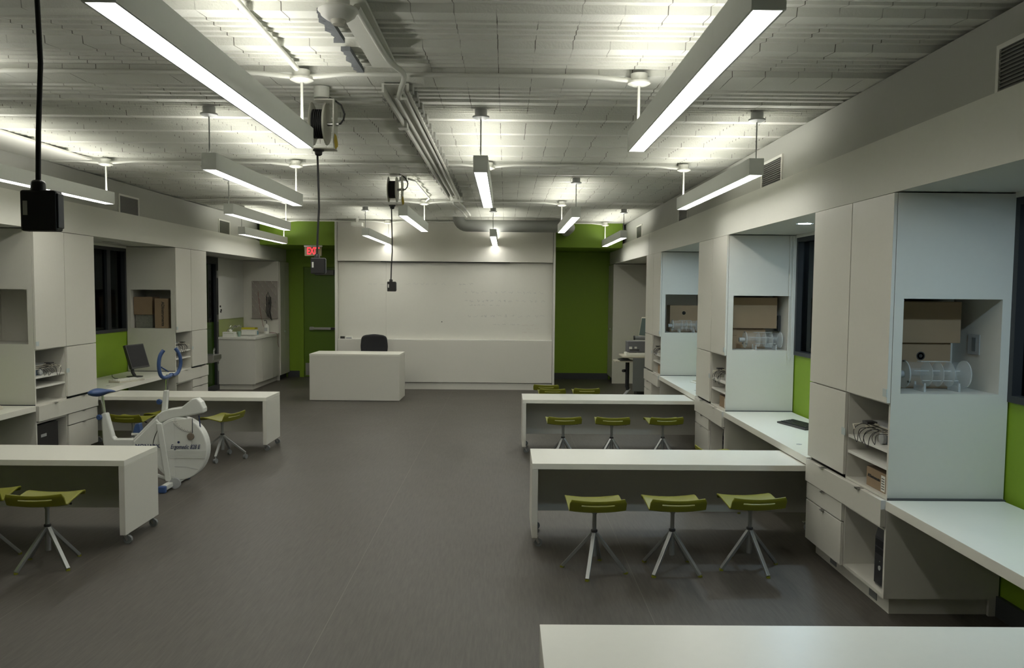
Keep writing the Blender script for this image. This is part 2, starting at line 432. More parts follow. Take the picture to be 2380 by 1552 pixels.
# green exit door in the back wall
t = bpy.data.objects.new('door_2', None); col.objects.link(t); t.location = (-3.74, YB - 0.02, 0); struct(t)
mb = MB(); mb.box(-0.62, -0.53, -0.03, 0.02, 0, 2.40).box(0.53, 0.53 + 0.06, -0.03, 0.02, 0, 2.40).box(-0.53, 0.53, -0.03, 0.02, 2.33, 2.40).build('door_frame', GREEN2, t)
MB().box(-0.52, 0.525, -0.005, 0.02, 0.01, 2.32).build('door_leaf', mat('green_door_paint', (0.115, 0.21, 0.008), 0.45), t, bevel=0.003)
mb = MB(); mb.box(-0.40, 0.45, -0.075, -0.045, 1.01, 1.06).box(-0.40, -0.33, -0.05, 0, 1.0, 1.07).box(0.38, 0.45, -0.05, 0, 1.0, 1.07).build('push_bar', STEEL, t, bevel=0.004)
MB().box(0.05, 0.45, -0.078, -0.046, 1.012, 1.058).build('push_bar_cover', BLACK, t)
c = MB().box(-0.28, 0.12, -0.08, -0.005, 2.16, 2.27).build('door_closer', mat('bronze_closer', (0.10, 0.10, 0.085), 0.4, 0.4), t, bevel=0.006)
MB().tube([(0.14, -0.05, 2.26), (0.16, -0.14, 2.30), (0.34, -0.05, 2.34)], 0.012).build('closer_arm', DARK, c)
MB().box(-0.50, 0.50, -0.012, -0.004, 0.04, 0.30).build('kick_plate', STEEL, t)

# ------------------------------------------------------------------ pendant light fixtures
FIX_Z = 2.70
def make_fixture():
    t = thing('pendant_light', 'x', 'ceiling light')
    L, w, h = 2.5, 0.0525, 0.12
    mb = MB()
    mb.box(-w, -w + 0.008, 0, L, 0, h).box(w - 0.008, w, 0, L, 0, h).box(-w + 0.008, w - 0.008, 0, 0.01, 0, h).box(-w + 0.008, w - 0.008, L - 0.01, L, 0, h)
    mb.box(-w + 0.008, w - 0.008, 0.01, L - 0.01, 0.045, 0.055)
    mb.build('housing', FIXT, t)
    MB().box(-w + 0.008, w - 0.008, 0.01, L - 0.01, 0.006, 0.016).build('diffuser', LENS_D, t)
    MB().box(-0.034, 0.034, 0.06, L - 0.06, 0.100, 0.108).build('uplight_lamp', LENS_U, t)
    for y, m, r in ((0.02, CANOPY, 0.055), (L - 0.06, CONDP, 0.062)):
        MB().cyl((0, y, 0.056), (0, y, 0.40), 0.005 if y < 1 else 0.009, n=10).build('stem', CANOPY if y < 1 else CONDP, t)
        MB().lathe((0, y, 0), [(r * 0.6, 0.375), (r * 1.1, 0.388), (r * 1.1, 0.398), (r * 0.8, 0.400), (r * 0.8, 0.445)]).build('canopy', m, t)
    return t
ORD = {'A': 'nearest', 'B': 'second', 'C': 'third', 'D': 'farthest'}
fx = [
 ('A', -3.23, 2.50, 'long pendant light at the left picture edge, only its far tip showing'),
 ('A', -1.22, 2.50, 'large long pendant light overhead left of centre, its far end beside the big cord reel'),
 ('A', 0.78, 2.50, 'large long pendant light overhead right of centre, nearest on the right'),
 ('B', -4.04, 5.92, 'long pendant light behind the near hanging outlet box, close to the left wall'),
 ('B', -2.13, 5.92, 'pendant light in the second row, between the left wall light and the cord reel'),
 ('B', -0.19, 5.92, 'pendant light hanging straight ahead in the middle of the second row, seen end on'),
 ('B', 1.79, 5.92, 'pendant light in the second row beside the right bulkhead, in front of a wall vent'),
 ('C', -3.16, 9.38, 'pendant light in the third row near the left wall, just above the farthest left one'),
 ('C', -1.18, 9.38, 'pendant light in the third row just right of the small cord reel'),
 ('C', 0.79, 9.38, 'pendant light in the third row in front of the grey duct end'),
 ('D', -4.12, 12.82, 'farthest pendant light on the left, below the third row one, by the green header'),
 ('D', -2.20, 12.82, 'small pendant light in the far row hanging before the left of the white board wall'),
 ('D', -0.21, 12.82, 'small pendant light in the far row seen end on under the grey duct'),
 ('D', 1.83, 12.82, 'small pendant light in the far row at the right, before the green wall')]
proto = make_fixture()
for i, (r_, x, y, lab) in enumerate(fx):
    o = proto if i == 0 else copy_tree(proto)
    o.location = (x, y, FIX_Z); o['label'] = lab; o['group'] = 'long pendant lights under the ceiling'

# ------------------------------------------------------------------ conduits, tray, duct, detector, reels on the ceiling
def crossconduit(yc, xs, lab, x0=-4.6, x1=None):
    z = ZC - 0.035
    pts = []; r = []
    x1 = xs[-1] if x1 is None else x1
    x = x0; allx = sorted(set([x0, x1] + [q for c in xs for q in (c - 0.26, c - 0.14, c - 0.05, c + 0.05, c + 0.14, c + 0.26)]))
    allx = [q for q in allx if x0 <= q <= x1]
    for q in allx:
        dmin = min(abs(q - c) for c in xs)
        low = 0.0 if dmin > 0.2 else (-0.012 if dmin > 0.1 else -0.02)
        pts.append((q, yc, z + 0.012 + low))
    t = MB().tube(pts, 0.0145, 10).build('electrical_conduit', CONDP)
    tag(t, lab, 'conduit', 'painted conduits crossing the ceiling')
crossconduit(4.94, (-3.23, -1.22, 0.78), 'painted conduit across the ceiling nearest, passing the two large lights')
crossconduit(8.36, (-4.04, -2.13, -0.19, 1.79), 'painted conduit across the ceiling over the far ends of the second light row')
crossconduit(11.82, (-3.16, -1.18, 0.79), 'painted conduit across the ceiling over the far ends of the third light row')
crossconduit(15.26, (-4.12, -2.20, -0.21, 1.83), 'painted conduit across the ceiling just before the board wall')
t = MB().tube([(-1.20, 2.65, ZC - 0.03), (-1.20, 3.6, ZC - 0.03), (-1.215, 4.80, ZC - 0.03)], 0.016).build('electrical_conduit', CONDP)
tag(t, 'straight painted conduit running towards the viewer from the canopy by the big cord reel', 'conduit')
t = MB().tube([(-1.06, 8.9, ZC - 0.10), (-1.06, 9.5, ZC - 0.04), (-1.06, 11.3, ZC - 0.035), (-1.15, 11.72, ZC - 0.03)], 0.012).build('electrical_conduit', CONDP)
tag(t, 'thin painted conduit from the small cord reel back to the third row canopy', 'conduit')

t = thing('cable_raceway', 'white flat raceway strip with jagged cut blocks beside it, running down the ceiling', 'cable raceway', (-0.70, 1.5, ZC - 0.006))
MB().box(-0.07, 0.07, 0.0, 3.25, -0.028, -0.012).build('cover_plate', CONDP, t)
mb = MB().box(-0.085, -0.070, 3.68, 9.6, -0.065, -0.008).box(0.070, 0.085, 3.68, 9.6, -0.065, -0.008).box(-0.07, 0.07, 3.68, 9.6, -0.016, -0.010)
mb.build('channel', CONDP, t)
MB().tube(smooth([(0.03, 2.20, -0.047), (0.05, 3.0, -0.047), (0.10, 3.30, -0.050), (0.05, 3.55, -0.080), (0.02, 3.72, -0.085), (0.045, 3.84, -0.060), (0.035, 4.2, -0.045), (0.035, 9.6, -0.04), (0.06, 10.4, -0.05), (0.10, 12.0, -0.05)]), 0.016).build('conduit', CONDP, t)
MB().tube([(-0.03, 3.9, -0.038), (-0.03, 9.6, -0.038), (-0.06, 10.3, -0.05), (-0.02, 11.0, -0.05), (0.05, 11.9, -0.09)], 0.012).build('conduit', CONDP, t)
MB().cyl((0.02, 9.72, -0.02), (0.02, 9.72, -0.075), 0.085).build('junction_box', CONDP, t)
MB().box(-0.12, -0.05, 4.7, 4.8, -0.08, -0.01).build('junction_box', CONDP, t)
random.seed(3)
for (ya, yb_) in ((1.35, 1.9), (2.33, 2.78), (2.92, 3.35)):
    pts = [(-0.135, ya), (-0.135, yb_)]
    n = 7; edge = []
    for k in range(n + 1):
        y = yb_ - (yb_ - ya) * k / n
        edge.append((-0.185 + random.uniform(-0.012, 0.012), y))
        if k < n: edge.append((-0.165 + random.uniform(-0.01, 0.01), y - (yb_ - ya) / n * 0.15))
    MB().prism(pts + edge, -0.032, -0.008, 'Z').build('cut_block', CUT, t)
mb = MB()
for k in range(34):
    y = 3.7 + k * 0.17
    mb.box(0.085, 0.105 + 0.01 * (k % 2), y, y + 0.10, -0.05, -0.008)
    if k % 3: mb.box(-0.105 - 0.008 * (k % 2), -0.085, y + 0.04, y + 0.12, -0.05, -0.008)
tag(mb.build('cut_block_edge', mat('cut_block_painted', (0.34, 0.34, 0.31), 0.9), t), kind='stuff')

t = thing('smoke_detector', 'round white alarm dome with a small strobe under the near end of the raceway', 'smoke detector', (-0.735, 3.62, ZC - 0.0355))
MB().cyl((0, 0, 0), (0, 0, -0.05), 0.05).build('base', CONDP, t)
MB().lathe((0, 0, 0), [(0.05, -0.05), (0.085, -0.054), (0.088, -0.062), (0.078, -0.070), (0.074, -0.082), (0.052, -0.098), (0.036, -0.102)]).build('cover', mat('detector_white', (0.72, 0.71, 0.65), 0.4), t)
MB().lathe((0, 0, 0), [(0.034, -0.101), (0.034, -0.108), (0.026, -0.120), (0.008, -0.125)]).build('strobe_lens', clear('strobe_plastic', (0.7, 0.68, 0.6), 0.8), t)
t = thing('speaker_box', 'small flat white box under the ceiling at the top left of the board wall', 'ceiling box', (-2.72, 15.0, ZC - 0.14))
MB().box(-0.10, 0.10, -0.09, 0.09, 0, 0.07).build('body', CONDP, t, bevel=0.006)
MB().cyl((0, 0, 0.07), (0, 0, 0.15), 0.03).build('mount', CONDP, t)

t = thing('air_duct', 'grey round air duct under the ceiling in front of the board wall', 'air duct', (0, 14.5, 3.0))
pts = []
for k in range(7):
    a_ = k / 6 * PI / 2
    pts.append((-0.70 - 0.14 * math.sin(a_), 0.0, 0.14 - 0.14 * math.cos(a_) + 0.0))
pts = pts[::-1]
pts = [(-0.84, 0, 0.20)] + pts + [(0.3, 0, 0), (0.9, 0, 0)]
for k in range(1, 8):
    a_ = k / 7 * PI / 2
    pts.append((0.9 + 0.22 * math.sin(a_), 0.22 - 0.22 * math.cos(a_), -0.0))
pts.append((1.12, 0.99, -0.0))
MB().tube(pts, 0.105, 24).build('duct', mat('duct_grey', (0.25, 0.255, 0.235), 0.55), t)
for x in (-0.32, 0.95): MB().box(x - 0.012, x + 0.012, -0.02, 0.02, 0.09, 0.17).build('hanger', CONDP, t)

def make_reel():
    # origin: ceiling point above the reel
    t = thing('cord_reel', 'x', 'cord reel')
    MB().cyl((0.0, -0.02, -0.006), (0.0, -0.02, -0.075), 0.05).build('ceiling_box', CONDP, t)
    mb = MB()
    mb.box(-0.045, 0.085, -0.05, 0.05, -0.092, -0.084)
    mb.prism([(-0.05, -0.092), (0.05, -0.092), (0.06, -0.12), (0.06, -0.30), (0.03, -0.395), (-0.03, -0.395), (-0.06, -0.30), (-0.06, -0.12)], 0.077, 0.085, 'X')
    mb.box(-0.05, 0.085, -0.05, 0.05, -0.400, -0.393)
    mb.build('bracket', mat('reel_housing', (0.55, 0.54, 0.47), 0.4), t)
    for x0, x1 in ((-0.065, -0.058), (0.020, 0.032)):
        MB().lathe((0, 0, -0.235), [(0.03, x0), (0.128, x0), (0.135, x0 + 0.003), (0.128, x1), (0.03, x1)], 36, 'X').build('spool_flange', MATS['reel_housing'], t)
    mb = MB()
    mb.cyl((-0.057, 0, -0.235), (0.019, 0, -0.235), 0.072, n=36)
    for k in range(6): 
        x = -0.052 + k * 0.0125
        mb.lathe((0, 0, -0.235), [(0.080, x - 0.006), (0.092, x - 0.003), (0.092, x + 0.003), (0.080, x + 0.006)], 36, 'X')
    mb.build('wound_cord', RUBBER, t)
    MB().cyl((0.03, 0, -0.235), (0.105, 0, -0.235), 0.013).build('hub', STEEL, t)
    MB().lathe((-0.02, -0.03, 0), [(0.035, -0.402), (0.035, -0.412), (0.024, -0.416), (0.022, -0.435), (0.012, -0.442)]).build('cord_guide', BLACK, t)
    MB().tube([(0.085, 0, -0.235), (0.115, 0, -0.232), (0.135, 0, -0.205), (0.142, 0, -0.17), (0.12, 0, -0.115), (0.075, -0.01, -0.082), (0.04, -0.02, -0.07)], 0.006).build('supply_cord', RUBBER, t)
    MB().prism([(0.088, -0.30), (0.100, -0.32), (0.108, -0.36), (0.108, -0.385), (0.092, -0.405), (0.084, -0.35)], -0.052, -0.048, 'Y').build('warning_tag', YELLOW, t)
    return t
def make_drop(length):
    # origin: centre of the outlet box
    t = thing('hanging_outlet_box', 'x', 'outlet box')
    h = 0.052
    MB().box(-0.047, 0.045, -0.018, 0.018, -h, h).build('box', BLACK, t, bevel=0.006)
    MB().box(0.044, 0.049, -0.014, 0.014, -h + 0.008, h - 0.008).build('outlet_cover', DARK, t, bevel=0.002)
    MB().lathe((-0.008, 0, 0), [(0.018, h), (0.018, h + 0.018), (0.014, h + 0.024), (0.010, h + 0.026)]).build('cord_grip', BLACK, t)
    MB().box(-0.038, -0.027, -0.0195, -0.0178, -0.012, 0.024).build('label_sticker', PAPER, t)
    L = length
    MB().tube([(-0.008, 0, h + 0.02), (-0.004, 0, h + 0.25 * 0.6), (0.006, 0, h + 0.32), (0.004, 0, h + L * 0.6), (-0.002, 0, L)], 0.0065, 10).build('drop_cord', RUBBER, t)
    return t
ry = [(2.15, 2.045), (5.35, 2.005), (8.75, 1.892)]
reel = None
labs = ['cord reel above the near hanging outlet box, out at the top left', 'large cord reel with a yellow tag beside the far end of the big left light', 'smaller cord reel with a yellow tag farther back, left of the ceiling raceway']
labs2 = ['large black outlet box hanging close at the upper left on a thick black cord', 'black outlet box hanging in front of the exit sign', 'small black outlet box hanging in front of the board above the office chair']
for i, (y, zb) in enumerate(ry):
    if reel is None: reel = make_reel(); rr = reel
    else: rr = copy_tree(reel)
    rr.location = (-1.19, y, ZC); rr['label'] = labs[i]; rr['group'] = 'cord reels on the ceiling'
    dz = (ZC - 0.44) - zb
    d = make_drop(dz); d.location = (-1.190 if i == 0 else -1.215, y - 0.03, zb); d['label'] = labs2[i]; d['group'] = 'outlet boxes hanging from the cord reels'

# wall vents above the bulkheads
def vent(s, y, lab):
    x = 2.26 if s > 0 else -4.71
    t = thing('wall_vent', lab, 'vent', (x, y, ZT), 0, 'wall vents above the bulkheads')
    X = lambda a: -s * a
    f = 0.022; hw = 0.27; h = 0.235
    MB().box(0, X(0.014), -hw, -hw + f, 0, h).box(0, X(0.014), hw - f, hw, 0, h).box(0, X(0.014), -hw + f, hw - f, h - f, h).box(0, X(0.014), -hw + f, hw - f, 0, 0.01).build('vent_frame', EDGE, t)
    MB().box(X(0.001), X(0.003), -hw + f, hw - f, 0.01, h - f).build('duct_opening', BLACK, t)
    mb = MB()
    for k in range(11): mb.box(X(0.003), X(0.010), -hw + f, hw - f, 0.022 + k * 0.0175, 0.022 + k * 0.0175 + 0.007)
    mb.build('vent_louvres', mat('vent_louvre_dark', (0.16, 0.155, 0.14), 0.5), t)
vent(1, 3.55, 'large dark wall vent with a pale frame at the top right picture edge')
vent(1, 7.02, 'wall vent on the right behind the near end of the second row light')
vent(1, 10.5, 'wall vent on the right behind the far end of the second row light')
vent(1, 13.95, 'smallest wall vent on the right, over the bulkhead near the far light')
vent(-1, 6.9, 'wall vent on the left above the bulkhead, hidden by the hanging outlet box')
vent(-1, 10.3, 'larger of the two louvred wall vents seen on the left bulkhead')
vent(-1, 13.75, 'smaller louvred wall vent on the left, under the third row light')

# soffit downlights
def downlight(x, y, on, lab):
    t = thing('recessed_downlight', lab, 'downlight', (x, y, ZB), 0, 'recessed downlights over the side desks')
    MB().lathe((0, 0, 0), [(0.052, 0.0), (0.068, -0.004), (0.068, 0.0), (0.052, 0.003)]).build('trim_ring', STEEL, t)
    MB().cyl((0, 0, -0.003), (0, 0, 0.002), 0.05).build('lamp', COOL if on else STEEL, t)
downlight(2.45, 6.75, True, 'recessed downlight in the right soffit over the middle desk')
downlight(2.45, 3.35, True, 'recessed downlight in the right soffit over the nearest desk')
downlight(2.45, 10.2, True, 'recessed downlight in the right soffit over the farthest desk')
downlight(-5.02, 10.4, False, 'unlit recessed downlight in the left soffit by the window')

# ------------------------------------------------------------------ storage cabinets
def cabinet(s, y0, lab, niche='open'):
    x = XR if s > 0 else XL
    W = 1.18; D = 0.69
    t = thing('storage_cabinet', lab, 'cabinet', (x, y0, 0), 0, 'tall white storage cabinets along the side walls')
    X = lambda a: s * a
    T = 0.02; top = ZB - 0.008
    nz0, nz1, nx0, nx1, nd = 1.29, 1.83, 0.075, 0.635, 0.50
    # carcass
    mb = MB()
    # near side panel with the niche opening
    mb.box(X(0.022), X(nx0), 0, T, 0.1, top).box(X(nx1), X(D), 0, T, 0.0, top).box(X(nx0), X(nx1), 0, T, nz1, top).box(X(nx0), X(nx1), 0, T, 0.1, nz0)
    mb.box(X(0.022), X(D), W - T, W, 0.1, top)                      # far side
    mb.box(X(D - T), X(D - 0.002), T, W - T, 0.1, nz0 - T)                   # back
    mb.box(X(0.022), X(D - T), T, W - T, 0.1, 0.12)                 # floor
    mb.box(X(0.022), X(D - T), T, W - T, top - T, top)              # top
    mb.box(X(0.022), X(0.50), 0.555, 0.575, 0.12, 1.225)            # divider
    mb.box(X(0.022), X(D - T), T, W - T, 1.225, 1.245)              # deck over the open shelves
    mb.box(X(0.022), X(0.50), T, 0.555, 0.495, 0.51).box(X(0.022), X(0.50), T, 0.555, 0.675, 0.69)
    mb.box(X(0.48), X(0.50), T, 0.555, 0.12, 1.225)                 # back of the open bay
    mb.build('carcass', WHITE, t)
    mb = MB()
    mb.box(X(nx0), X(nx1), T, nd, nz0 - T, nz0).box(X(nx0), X(nx1), T, nd, nz1, nz1 + T)
    mb.box(X(nx0 - T), X(nx0), T, nd, nz0 - T, nz1 + T).box(X(nx1), X(nx1 + T), T, nd, nz0 - T, nz1 + T).box(X(nx0), X(nx1), nd, nd + T, nz0 - T, nz1 + T)
    mb.build('side_niche', WHITE, t)
    MB().box(X(0.07), X(D - 0.03), 0.03, W - 0.03, 0, 0.1).build('plinth', WHITE, t)
    if s > 0 and y0 < 6:
        for yy in (0.18, 0.78):
            MB().box(X(0.066), X(0.071), yy, yy + 0.10, 0.02, 0.085).build('floor_box_plate', GREY, t)
    # fronts
    g = 0.0025
    for ya, yb_ in ((0.0, 0.555), (0.56, W)):
        MB().box(0, X(0.02), ya + g, yb_ - g, 1.235, top).build('door', WHITE, t, bevel=0.0015)
    d = MB().box(0, X(0.02), 0.565, W - g, 0.70, 1.23 - g).build('door', WHITE, t, bevel=0.0015)
    MB().box(X(-0.004), 0, 0.545 , 0.60, 0.955, 1.0).build('latch_plate', FROST, t)
    MB().box(X(-0.004), 0, 0.0, 0.05, 1.27, 1.315).build('latch_plate', FROST, t)
    for ya, yb_, za, zb, tabs, pro in ((0.0, W, 0.52, 0.675, (0.30, 0.87), 0.012), (0.565, W, 0.395, 0.51, (0.87,), 0), (0.565, W, 0.105, 0.385, (0.87,), 0)):
        dr = MB().box(X(-pro), X(0.02), ya + g, yb_ - g, za, zb).build('drawer', WHITE, t, bevel=0.0015)
        for ty in tabs:
            MB().box(X(-0.016 - pro), X(0.01), ty - 0.022, ty + 0.022, zb, zb + 0.003).box(X(-0.018 - pro), X(-0.015 - pro), ty - 0.022, ty + 0.022, zb - 0.006, zb + 0.003).build('drawer_pull', STEEL, dr)
    for z in (0.845, 0.945):
        MB().box(X(0.024), X(0.475), T + 0.001, 0.554, z, z + 0.018).build('shelf', EDGE, t)
    return t
cabinet(1, 4.60, 'tall white cabinet nearest on the right, plain box and clear cylinder inside')
cabinet(1, 8.06, 'tall white cabinet in the middle of the right side, dark keyboard desk before it')
cabinet(1, 11.50, 'tall white cabinet farthest on the right, beside the computer cart alcove')
cabinet(-1, 8.06, 'tall white cabinet nearest on the left, with an empty opening in its side')
cabinet(-1, 11.50, 'tall white cabinet farther on the left, two brown boxes in its side opening')

# end cabinets past the sink and past the computer cart
t = thing('end_cabinet', 'tall narrow white cabinet at the far left end, between the sink and the green door', 'cabinet', (-4.60, 16.62, 0))
MB().box(0.0, -0.72, 0.0, 0.03, 0.0, 2.42).build('side_panel', WHITE, t)
MB().box(0.0, -0.72, 0.03, 0.70, 0.1, 2.42).build('body', WHITE, t)
for a_, b_ in ((0.035, 0.37), (0.375, 0.70)): MB().box(0.0, 0.02, a_, b_, 0.11, 2.41).build('door', WHITE, t)
MB().box(-0.05, -0.7, 0.03, 0.70, 0, 0.1).build('plinth', KICK, t)
MB().box(0.02, 0.035, 0.33, 0.36, 0.97, 1.0).build('knob', FROST, t)
t = thing('end_cabinet', 'tall narrow white cabinet at the far right end, beside the green back wall', 'cabinet', (2.17, 16.55, 0))
MB().box(0.0, 0.69, 0.0, 0.03, 0.0, 2.42).build('side_panel', WHITE, t)
MB().box(0.022, 0.69, 0.03, 0.78, 0.1, 2.42).build('body', WHITE, t)
MB().box(0.0, 0.02, 0.035, 0.78, 0.11, 2.41).build('door', WHITE, t)
MB().box(0.06, 0.69, 0.03, 0.78, 0, 0.1).build('plinth', KICK, t)
MB().box(-0.015, 0.0, 0.37, 0.40, 1.08, 1.11).build('knob', FROST, t)

# ------------------------------------------------------------------ built-in desks
def desk(s, y0, y1, lab):
    x = XR if s > 0 else XL
    t = thing('wall_desk', lab, 'desk', (x, y0, 0.63), 0, 'white wall desks between the cabinets')
    X = lambda a: s * a; L = y1 - y0
    MB().box(X(-0.005), X(0.672), 0.003, L - 0.04, 0, 0.055).build('desk_top', TOPW, t, bevel=0.002)
    MB().box(X(0.02), X(0.68), L - 0.038, L - 0.003, 0.0, 0.06).build('gap_shade_strip', KICK, t)  # dark strip set in for the shade of the gap beside the cabinet
    MB().cyl((X(0.12), 0.5, 0.0551), (X(0.12), 0.5, 0.0565), 0.022).build('grommet', GREYL, t)
    MB().box(X(0.66), X(0.692), 0.003, L - 0.003, -0.06, 0.0).build('wall_rail', WHITE, t)
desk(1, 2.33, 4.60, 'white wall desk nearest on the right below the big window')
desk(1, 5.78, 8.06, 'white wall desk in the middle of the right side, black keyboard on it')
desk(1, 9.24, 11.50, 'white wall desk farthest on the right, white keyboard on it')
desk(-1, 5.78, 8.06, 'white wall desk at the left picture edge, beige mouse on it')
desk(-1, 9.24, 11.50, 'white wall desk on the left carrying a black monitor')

# ------------------------------------------------------------------ mobile tables
def make_caster():
    pass
def caster(parent, x, y, brake=True):
    c = MB().box(x - 0.02, x + 0.02, y - 0.02, y + 0.02, 0.068, 0.074).prism([(x - 0.012, 0.068), (x + 0.012, 0.068), (x + 0.03, 0.03), (x + 0.018, 0.02)], y - 0.018, y - 0.014).prism([(x - 0.012, 0.068), (x + 0.012, 0.068), (x + 0.03, 0.03), (x + 0.018, 0.02)], y + 0.014, y + 0.018).build('caster', STEEL, parent)
    MB().cyl((x + 0.02, y - 0.012, 0.03), (x + 0.02, y + 0.012, 0.03), 0.03, n=20).build('wheel', GREY, c)
    return c
def table(s, x_in, x_out, y0, lab, D=0.56, h=0.62):
    # inner end panel at x_in; the top runs to x_out
    t = thing('mobile_table', lab, 'table', (x_in, y0, 0), 0, 'white mobile lab tables with stools')
    L = abs(x_out - x_in); X = lambda a: s * a; T = 0.042
    MB().box(X(0), X(L), 0, D, h - T, h).build('table_top', TOPW, t, bevel=0.002)
    MB().box(X(0), X(T), 0, D, 0.075, h - T - 0.0005).build('end_panel', WHITE, t, bevel=0.002)
    e = MB().box(X(L - T - 0.16), X(L - 0.16), 0.02, D, 0.12, h - T - 0.0005).build('end_panel', WHITE, t)
    MB().box(X(T + 0.001), X(L - T - 0.161), D - 0.05, D - 0.03, 0.14, h - T - 0.0005).build('modesty_panel', WHITE, t)
    for yy in (0.06, D - 0.07): caster(t, X(0.03), yy)
    caster(t, X(L - 0.26), D - 0.08)
    MB().cyl((X(L - 0.18), 0.05, 0), (X(L - 0.18), 0.05, 0.12), 0.012).build('foot_post', STEEL, t)
    return t
table(1, 0.135, 2.60, 2.40, 'white mobile table at the bottom right picture edge, only its top showing')
table(1, 0.20, 2.62, 5.80, 'large white mobile table on the right with three green stools in front')
table(1, 0.20, 2.62, 9.27, 'white mobile table farther back on the right with three green stools in front')
table(-1, -2.72, -5.14, 5.80, 'large white mobile table at the lower left in front of the exercise bike')
table(-1, -2.72, -5.14, 9.27, 'white mobile table on the left behind the exercise bike')

# ------------------------------------------------------------------ stools
def seat_mesh(parent):
    bm = bmesh.new(); w = 0.185
    prof = [(-0.168, 0.066), (-0.166, 0.050), (-0.160, 0.036), (-0.156, 0.028), (-0.148, 0.012), (-0.138, -0.010), (-0.115, -0.018), (-0.07, -0.010), (-0.02, -0.002), (0.05, 0.008), (0.11, 0.014), (0.148, 0.010), (0.166, -0.002), (0.172, -0.018)]
    xs = [-1, -0.97, -0.85, -0.6, -0.58, -0.3, 0, 0.3, 0.58, 0.6, 0.85, 0.97, 1]
    G = []
    for j, (y, z) in enumerate(prof):
        t_ = min(1.0, min(j, len(prof) - 1 - j) / 2.0); ww = w * (0.93 + 0.07 * t_)
        G.append([bm.verts.new((x * ww, y, z - 0.014 * (1 - x * x))) for x in xs])
    for j in range(len(prof) - 1):
        for i in range(len(xs) - 1):
            if j == 2 and 3 < i + 1 and i < 8 and xs[i] >= -0.59 and xs[i + 1] <= 0.59: continue
            bm.faces.new((G[j][i], G[j][i + 1], G[j + 1][i + 1], G[j + 1][i]))
    mb = MB(); mb.bm.free(); mb.bm = bm; mb.smooth = True
    o = mb.build('seat', SEATG, parent)
    so = o.modifiers.new('thick', 'SOLIDIFY'); so.thickness = 0.011; so.offset = 0
    bv = o.modifiers.new('bevel', 'BEVEL'); bv.width = 0.003; bv.segments = 2; bv.limit_method = 'ANGLE'; bv.angle_limit = R(50)
    o.location = (0, 0, 0.458)
    return o
def make_stool(wheels=False):
    t = thing('lab_stool', 'x', 'stool')
    seat_mesh(t)
    MB().lathe((0, 0, 0), [(0.05, 0.436), (0.045, 0.428), (0.022, 0.418), (0.017, 0.40), (0.017, 0.385)]).build('seat_mount', CHROME, t)
    MB().cyl((0, 0, 0.27), (0, 0, 0.40), 0.0135).build('gas_lift', CHROME, t)
    MB().lathe((0, 0, 0), [(0.0185, 0.262), (0.022, 0.266), (0.022, 0.276), (0.0185, 0.28)]).build('collar', BLACK, t)
    MB().cyl((0, 0, 0.10), (0, 0, 0.265), 0.0185).build('column', CHROME, t)
    MB().tube([(0.03, 0, 0.422), (0.12, 0, 0.421), (0.145, 0, 0.419), (0.152, 0, 0.410)], 0.0045).cyl((0.142, 0, 0.418), (0.158, 0, 0.412), 0.007).build('height_lever', BLACK, t)
    r = 0.215 if not wheels else 0.245
    for k in range(4):
        a_ = R(20 + 90 * k)
        M = Matrix.Rotation(a_, 4, 'Z')
        zf = 0.012 if not wheels else 0.07
        p0 = Vector((0.012, 0, 0.255)); p1 = Vector((r, 0, zf))
        d = (p1 - p0); L = d.length; ang = math.atan2(-(p1.z - p0.z), p1.x - p0.x)
        Mm = M @ Matrix.Translation(p0) @ Matrix.Rotation(ang, 4, 'Y')
        MB().box(0, L, -0.0125, 0.0125, -0.010, 0.010, Mm).build('leg', CHROME, t, bevel=0.002)
        c_ = M @ p1
        if wheels:
            w_ = MB().cyl((c_.x, c_.y, 0.04), (c_.x, c_.y, 0.075), 0.007).build('caster', CHROME, t)
            MB().cyl((c_.x, c_.y - 0.014, 0.026), (c_.x, c_.y + 0.014, 0.026), 0.026).build('wheel', GREY, w_)
        else:
            MB().box(c_.x - 0.011, c_.x + 0.011, c_.y - 0.011, c_.y + 0.011, 0.0, 0.012).build('foot', SEATG, t)
    return t
st = make_stool(); G1 = 'olive green lab stools without wheels'
st.location = (0.60, 5.34, 0); st.rotation_euler = (0, 0, R(2)); st['label'] = 'leftmost of the three large green stools at the near right table'; st['group'] = G1
dup(st, 'middle of the three large green stools at the near right table', (1.125, 5.37, 0), R(22 - 20), G1)
dup(st, 'rightmost of the three large green stools at the near right table, next to the cabinet', (1.66, 5.42, 0), R(4), G1)
dup(st, 'leftmost of the three small green stools at the second right table', (0.635, 8.83, 0), R(2), G1)
dup(st, 'middle of the three small green stools at the second right table', (1.165, 8.83, 0), R(-3), G1)
dup(st, 'rightmost of the three small green stools at the second right table', (1.73, 8.86, 0), R(4), G1)
dup(st, 'green stool behind the second right table, front one of the pair at its left end', (0.645, 11.35, 0), R(3), G1)
dup(st, 'green stool behind the second right table, rear one of the pair, partly hidden', (0.60, 11.85, 0), R(-4), G1)
dup(st, 'green stool alone in the middle of the space behind the second right table', (1.13, 11.45, 0), R(2), G1)
dup(st, 'green stool mostly hidden behind the near right table, one edge tipping up by the cabinet', (1.87, 6.96, 0), R(-80), G1)
dup(st, 'whole green stool at the lower left under the near left table', (-3.04, 5.38, 0), R(4), G1)
dup(st, 'green stool cut off by the left picture edge', (-3.52, 5.46, 0), R(8), G1)
dup(st, 'green stool behind the bike saddle, its lever pointing right', (-4.00, 8.75, 0), R(-6), G1)
dup(st, 'green stool hidden behind the bike, a sliver showing left of the handlebar post', (-3.80, 9.15, 0), R(80), G1)
def turn_base(o, deg):
    for ch in o.children:
        if ch.name.split('.')[0] in ('leg', 'foot', 'caster'): ch.rotation_euler = (0, 0, R(deg))
